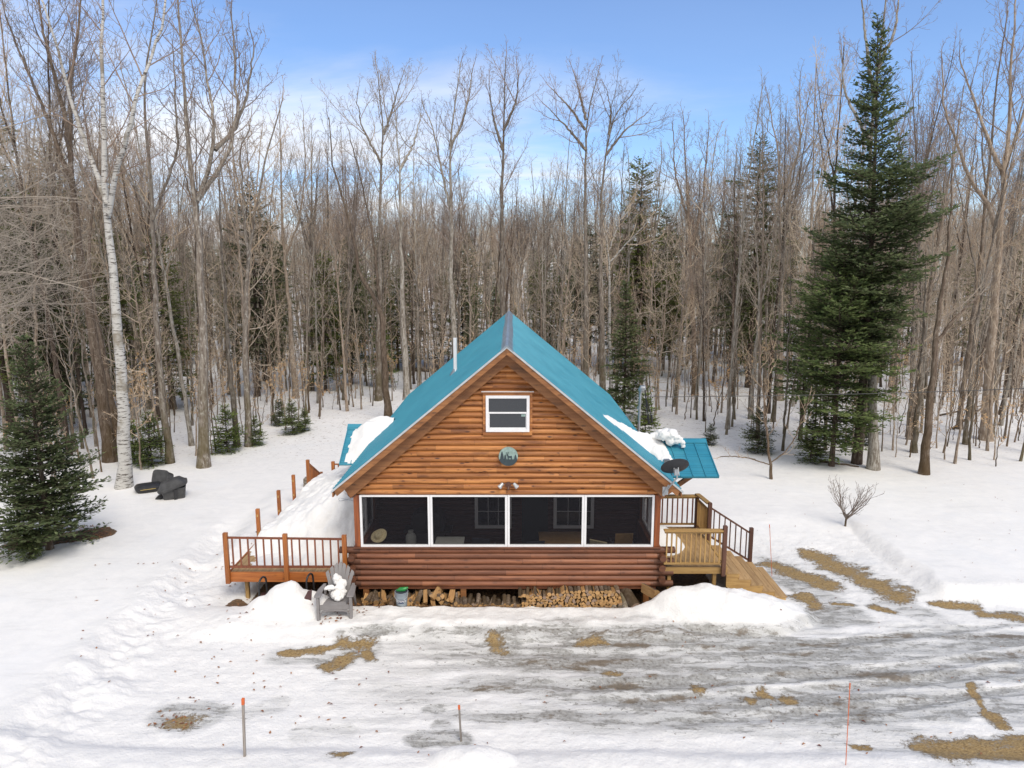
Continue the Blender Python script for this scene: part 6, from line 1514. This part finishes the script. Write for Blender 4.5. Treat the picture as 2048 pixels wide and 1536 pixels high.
# landmarks among the evergreens
hem(3, (1248, 842), 1.15, 'bright green young fir just behind the right roof slope', name='fir_tree')
hem(1, Vector((9.6, 56, hz(9.6, 56))), 1.38, 'tall dark evergreen column behind the right roof slope, its top above the wood')
hem(0, (1495, 775), 1.12, 'tall brownish green cedar left of the big fir', name='cedar_tree')
hem(0, Vector((-24.5, 34, hz(-24, 34))), 1.15, 'large dark spruce at the far left edge', name='spruce_tree')
hem(1, Vector((-30, 47, hz(-30, 47))), 1.35, 'second dark spruce behind the one at the far left edge', name='spruce_tree')
for (u, v, k, s, lb) in ((585, 868, 2, .75, 'low green hemlock bush on the snow above the left lawn'), (610, 862, 2, .5, 'smaller hemlock bush touching the low one on the left lawn rise'), (455, 905, 2, .95, 'small hemlock at the foot of the dark crooked trunks on the left'), (512, 890, 2, .6, 'tiny hemlock right of the mossy footed trunk'), (305, 930, 2, 1.0, 'young balsam beside the slim dark tree near the black bins'), (270, 925, 2, .8, 'thin young balsam between birch and slim dark tree'),
                        (1290, 880, 2, 1.0, 'small fir beside the service mast'), (1420, 890, 2, .45, 'little fir tip behind the right door roof'), (1515, 905, 2, .9, 'small sparse fir by the forked little tree on the right lawn'), (1620, 925, 2, .9, 'low fir boughs left of the broad fir foot'), (1725, 690 + 200, 2, .8, 'low fir in the shade right of the tall fir trunk'), (60, 1118, 2, .45, 'low evergreen sprig at the foot of the young spruce'), (560, 850, 2, .6, 'hemlock sprig behind the low bush')):
    hem(2, (u, v), s, lb, None, 'small_fir' if 'hemlock' not in lb else 'small_hemlock', rz=u * .37)

# little bare lawn trees ------------------------------------------------------
def bush():
    b = GT(1690, 1052); rng = np.random.RandomState(5); W = Wood(); T = Wood(); T.add(0, walk(rng, np.array([0, 0, -.1]), np.array([.05, 0, 1.]), .42, 4, 0, .02), np.linspace(.035, .028, 5))
    Pp = dict(DEF); Pp.update(levels=3, up=.13, wob=.10, dens=[4.2, 5.0], ratio=[.55, .5, .4], rmin=.0055, ang=[.8, .6, .6, .6]); q = np.array([0.02, 0, .30])
    for k in range(11):
        a = k * 2.4; e = rng.uniform(.25, 1.1); branchy(W, rng, q + np.array([0, 0, rng.uniform(-.1, .08)]), np.array([math.cos(a), math.sin(a) * .8, e]), rng.uniform(.9, 1.45), .021, 1, Pp)
    make_tree('apple_tree', tuple(b), T.mesh('trunk', [(0, 8)]), W.mesh('crown', [(1, 5), (2, 4), (3, 3)]), M['bark_brown'], M['twig_red'], 'small round bare fruit tree alone on the snowy right lawn')
bush()
hero('small_tree', (1543, 958), [[(1543, 958), (1541, 928), (1532, 860), (1526, 800), (1520, 720), (1515, 650)], [(1541, 926), (1570, 905), (1585, 885), (1600, 850), (1620, 790)], [(1540, 930), (1500, 916), (1460, 912), (1440, 914)], [(1534, 870), (1530, 800), (1538, 740), (1545, 690)]], .05, 'small forked bare tree with a propping branch on the edge of the right lawn', M['bark_brown'], M['twig'], 61, crown=.25, limbL=1.1, nl=2.0, P=dict(levels=3, rmin=.006, dens=[2.6, 3.0]), depth_j=.1)
# fallen trunks in the wood
for (u0, v0, u1, v1, r, lab) in ((1880, 832, 1985, 808, .05, 'thin fallen pole lying on the snow between the trunks at the right'), (1905, 860, 1990, 800, .06, 'leaning dead branch crossing behind the thin poles at the right'), (820, 742, 880, 746, .16, 'reddish fallen trunk lying on the snow left of the vent pipe'), (1640, 925, 1718, 935, .05, 'fallen bough under the firs'), (1890, 690, 2040, 700, .13, 'long brown fallen trunk far back in the wood at the right')):
    a, b_ = GT(u0, v0), GT(u1, v1); rr = np.random.RandomState(int(u0)); n = 6
    if 'leaning' in lab: b_ = PY(u1, v1, a.y)
    pts = [a.lerp(b_, k / n) + Vector((0, 0, r + rr.uniform(-.02, .02))) for k in range(n + 1)]
    o = MB().tube(pts, [r * (1 - .5 * k / n) for k in range(n + 1)], 8).build('fallen_trunk', M['bark_brown'], None, smooth=True); tag(o, lab, 'log')

# forest ---------------------------------------------------------------------
def edge_y(x):
    return np.interp(x, [-60, -30, -20, -15.5, -13, -11, -9.8, -8, -4, 4, 7, 9, 11, 13, 16, 22, 30, 60], [20, 22, 25.5, 27, 30, 33.5, 37.5, 41, 42, 42, 39, 35.2, 32, 30.0, 28.8, 28.6, 27, 24])
rng = np.random.RandomState(2024)
placed = [tuple(o.location[:2]) for o in COL.objects if o.parent is None and o.get('category') == 'tree']
def scatter(n, y0, y1, dmin, e0=0.0, xf=.78, tries=60000, hi=999):
    out = []; pts = list(placed)
    for _ in range(tries):
        if len(out) >= n: break
        y = math.sqrt(rng.uniform(y0 ** 2, y1 ** 2)); x = rng.uniform(-xf * y, xf * y)
        if y < edge_y(x) + e0 or y > edge_y(x) + hi: continue
        if any((x - a) ** 2 + (y - b) ** 2 < dmin ** 2 for a, b in pts): continue
        pts.append((x, y)); out.append((x, y))
    placed.extend(out); return out
def put(root_name, meshes, x, y, sc, rz, label, group, cat='tree', names=('trunk', 'crown', 'leaves')):
    t = thing(root_name, label, cat, (x, y, hz(x, y) - .05), rz, group); wx_ = (rng.uniform(.72, 1.0) if root_name == 'bare_tree' else rng.uniform(.9, 1.1)); t.scale = (sc * wx_, sc * wx_, sc); t.rotation_euler = (rng.normal(0, .025), rng.normal(0, .025), rz)
    for nm, me in zip(names, meshes):
        if me is not None:
            o = bpy.data.objects.new(nm, me); COL.objects.link(o); o.parent = t
NEAR = scatter(262, 24, 57, 1.1, .8)
for (x, y) in NEAR:
    k = rng.randint(0, len(PRO)); hc = PRO[k][2] * rng.uniform(.8, 1.05) if k > 7 else (15.5 + 1.5 * abs(x) / y * 1.6 + rng.normal(0, 1.8)) * (.86 if abs(x) < 12 else .97)
    sc = max(.5, hc / PRO[k][2]) * (1.0 if rng.uniform() < .8 else .7)
    put('bare_tree', PRO[k][:2], x, y, sc, rng.uniform(0, 6.28), 'bare grey brown trunk, one of the many crowded in the wood behind the cabin', 'bare trees crowding the wood behind the cabin')
for (x, y) in [q_ for q_ in scatter(130, 24, 50, .5, .2)] + scatter(160, 26, 50, .4, -.6, hi=6.0):
    k = rng.randint(0, len(SAP)); dead = SAP[k][2] is not None
    put('dead_leaved_sapling' if dead else 'sapling', SAP[k][:3], x, y, rng.uniform(.6, 1.15), rng.uniform(0, 6.28), 'thin sapling still holding tan dead leaves along the wood edge' if dead else 'thin bare sapling pole among the trunks at the wood edge', 'dead leaved saplings along the wood edge' if dead else 'thin bare saplings along the wood edge', 'sapling')
for (x, y) in scatter(60, 36, 60, 2.2, 3.0):
    k = rng.choice([0, 1, 3]); put('evergreen_tree', HEM[k], x, y, rng.uniform(.55, .95) * (1.3 if k == 3 else 1), rng.uniform(0, 6.28), 'dull green evergreen standing back among the bare trunks', 'evergreens scattered through the wood', names=('trunk', 'branches', 'foliage'))
for (x, y) in [(-22 - i * 2.6 + rng.uniform(-1, 1), 33 + (i % 3) * 4 + rng.uniform(-1, 1)) for i in range(0, 7)] + [(-16, 44), (-19.5, 40), (-12.5, 47), (-23, 41)]:
    k = rng.choice([0, 1]); put('evergreen_tree', HEM[k], x, y, rng.uniform(.75, 1.0), rng.uniform(0, 6.28), 'dark evergreen in the dense clump behind the left tree line', 'dark evergreens behind the left tree line', names=('trunk', 'branches', 'foliage'))

# the wood beyond, too many to count: one object that instances whole trees on points
def far_forest(name, label, src, pts, smin, smax, hidden):
    me = bpy.data.meshes.new(name); V = np.array([(x, y, hz(x, y) - .1) for x, y in pts], dtype=np.float32)
    me.vertices.add(len(V)); me.vertices.foreach_set("co", V.ravel()); me.update()
    for nm, arr, ty in (('rz', rng.uniform(0, 6.28, len(V)), 'FLOAT'), ('sc', rng.uniform(smin, smax, len(V)), 'FLOAT'), ('ix', rng.randint(0, len(src), len(V)), 'INT')):
        a = me.attributes.new(nm, ty, 'POINT'); a.data.foreach_set("value", arr.astype(np.float32 if ty == 'FLOAT' else np.int32))
    c = bpy.data.collections.new(name + ' sources')
    for i, ms in enumerate(src):
        # joined source mesh
        vs, fs, mi, o = [], [], [], 0; mats = []
        for m_ in ms:
            if m_ is None: continue
            v = np.empty(len(m_.vertices) * 3, np.float32); m_.vertices.foreach_get("co", v); f = np.empty(len(m_.loops), np.int32); m_.loops.foreach_get("vertex_index", f)
            vs.append(v.reshape(-1, 3)); fs.append(f.reshape(-1, 4) + o); o += len(vs[-1]); mi.append(np.full(len(fs[-1]), len(mats))); mats.append(m_.materials[0])
        jm = np_mesh('source', np.concatenate(vs), [np.concatenate(fs)])
        for q in mats: jm.materials.append(q)
        jm.polygons.foreach_set("material_index", np.concatenate(mi).astype(np.int32))
        so = bpy.data.objects.new('%02d_source' % i, jm); c.objects.link(so)
    o = bpy.data.objects.new(name, me); COL.objects.link(o)
    ng = bpy.data.node_groups.new(name, 'GeometryNodeTree'); ng.interface.new_socket('Geometry', in_out='INPUT', socket_type='NodeSocketGeometry'); ng.interface.new_socket('Geometry', in_out='OUTPUT', socket_type='NodeSocketGeometry')
    N = ng.nodes.new; L = ng.links.new; gi = N('NodeGroupInput'); go = N('NodeGroupOutput'); ip = N('GeometryNodeInstanceOnPoints'); ci = N('GeometryNodeCollectionInfo'); ci.inputs['Collection'].default_value = c; ci.inputs['Separate Children'].default_value = True; ci.inputs['Reset Children'].default_value = True
    L(gi.outputs[0], ip.inputs['Points']); L(ci.outputs[0], ip.inputs['Instance']); ip.inputs['Pick Instance'].default_value = True
    def att(n_, t): a = N('GeometryNodeInputNamedAttribute'); a.data_type = t; a.inputs[0].default_value = n_; return a.outputs[0]
    L(att('ix', 'INT'), ip.inputs['Instance Index']); cx = N('ShaderNodeCombineXYZ'); L(att('rz', 'FLOAT'), cx.inputs[2]); L(cx.outputs[0], ip.inputs['Rotation']); L(att('sc', 'FLOAT'), ip.inputs['Scale']); L(ip.outputs[0], go.inputs[0])
    md = o.modifiers.new('instances', 'NODES'); md.node_group = ng
    return tag(o, label, 'trees', kind='stuff')
FB = scatter(1150, 54, 150, 1.3, 0, .80)
far_forest('distant_wood', 'distant bare wood closing the view behind the cabin', [p[:2] for p in PRO], FB + [(rng.uniform(-40, 40), rng.uniform(-55, -22)) for _ in range(110)], .70, 1.06, True)
FE = scatter(190, 62, 150, 2.0, 0, .80)
far_forest('distant_evergreens', 'scattered evergreens far back in the wood', [HEM[0], HEM[1]], FE, .5, .95, True)
FS = scatter(1100, 36, 75, .45, 3, .80)
far_forest('distant_saplings', 'thicket of thin saplings deep in the wood', [s[:3] for s in SAP], FS, .6, 1.1, True)
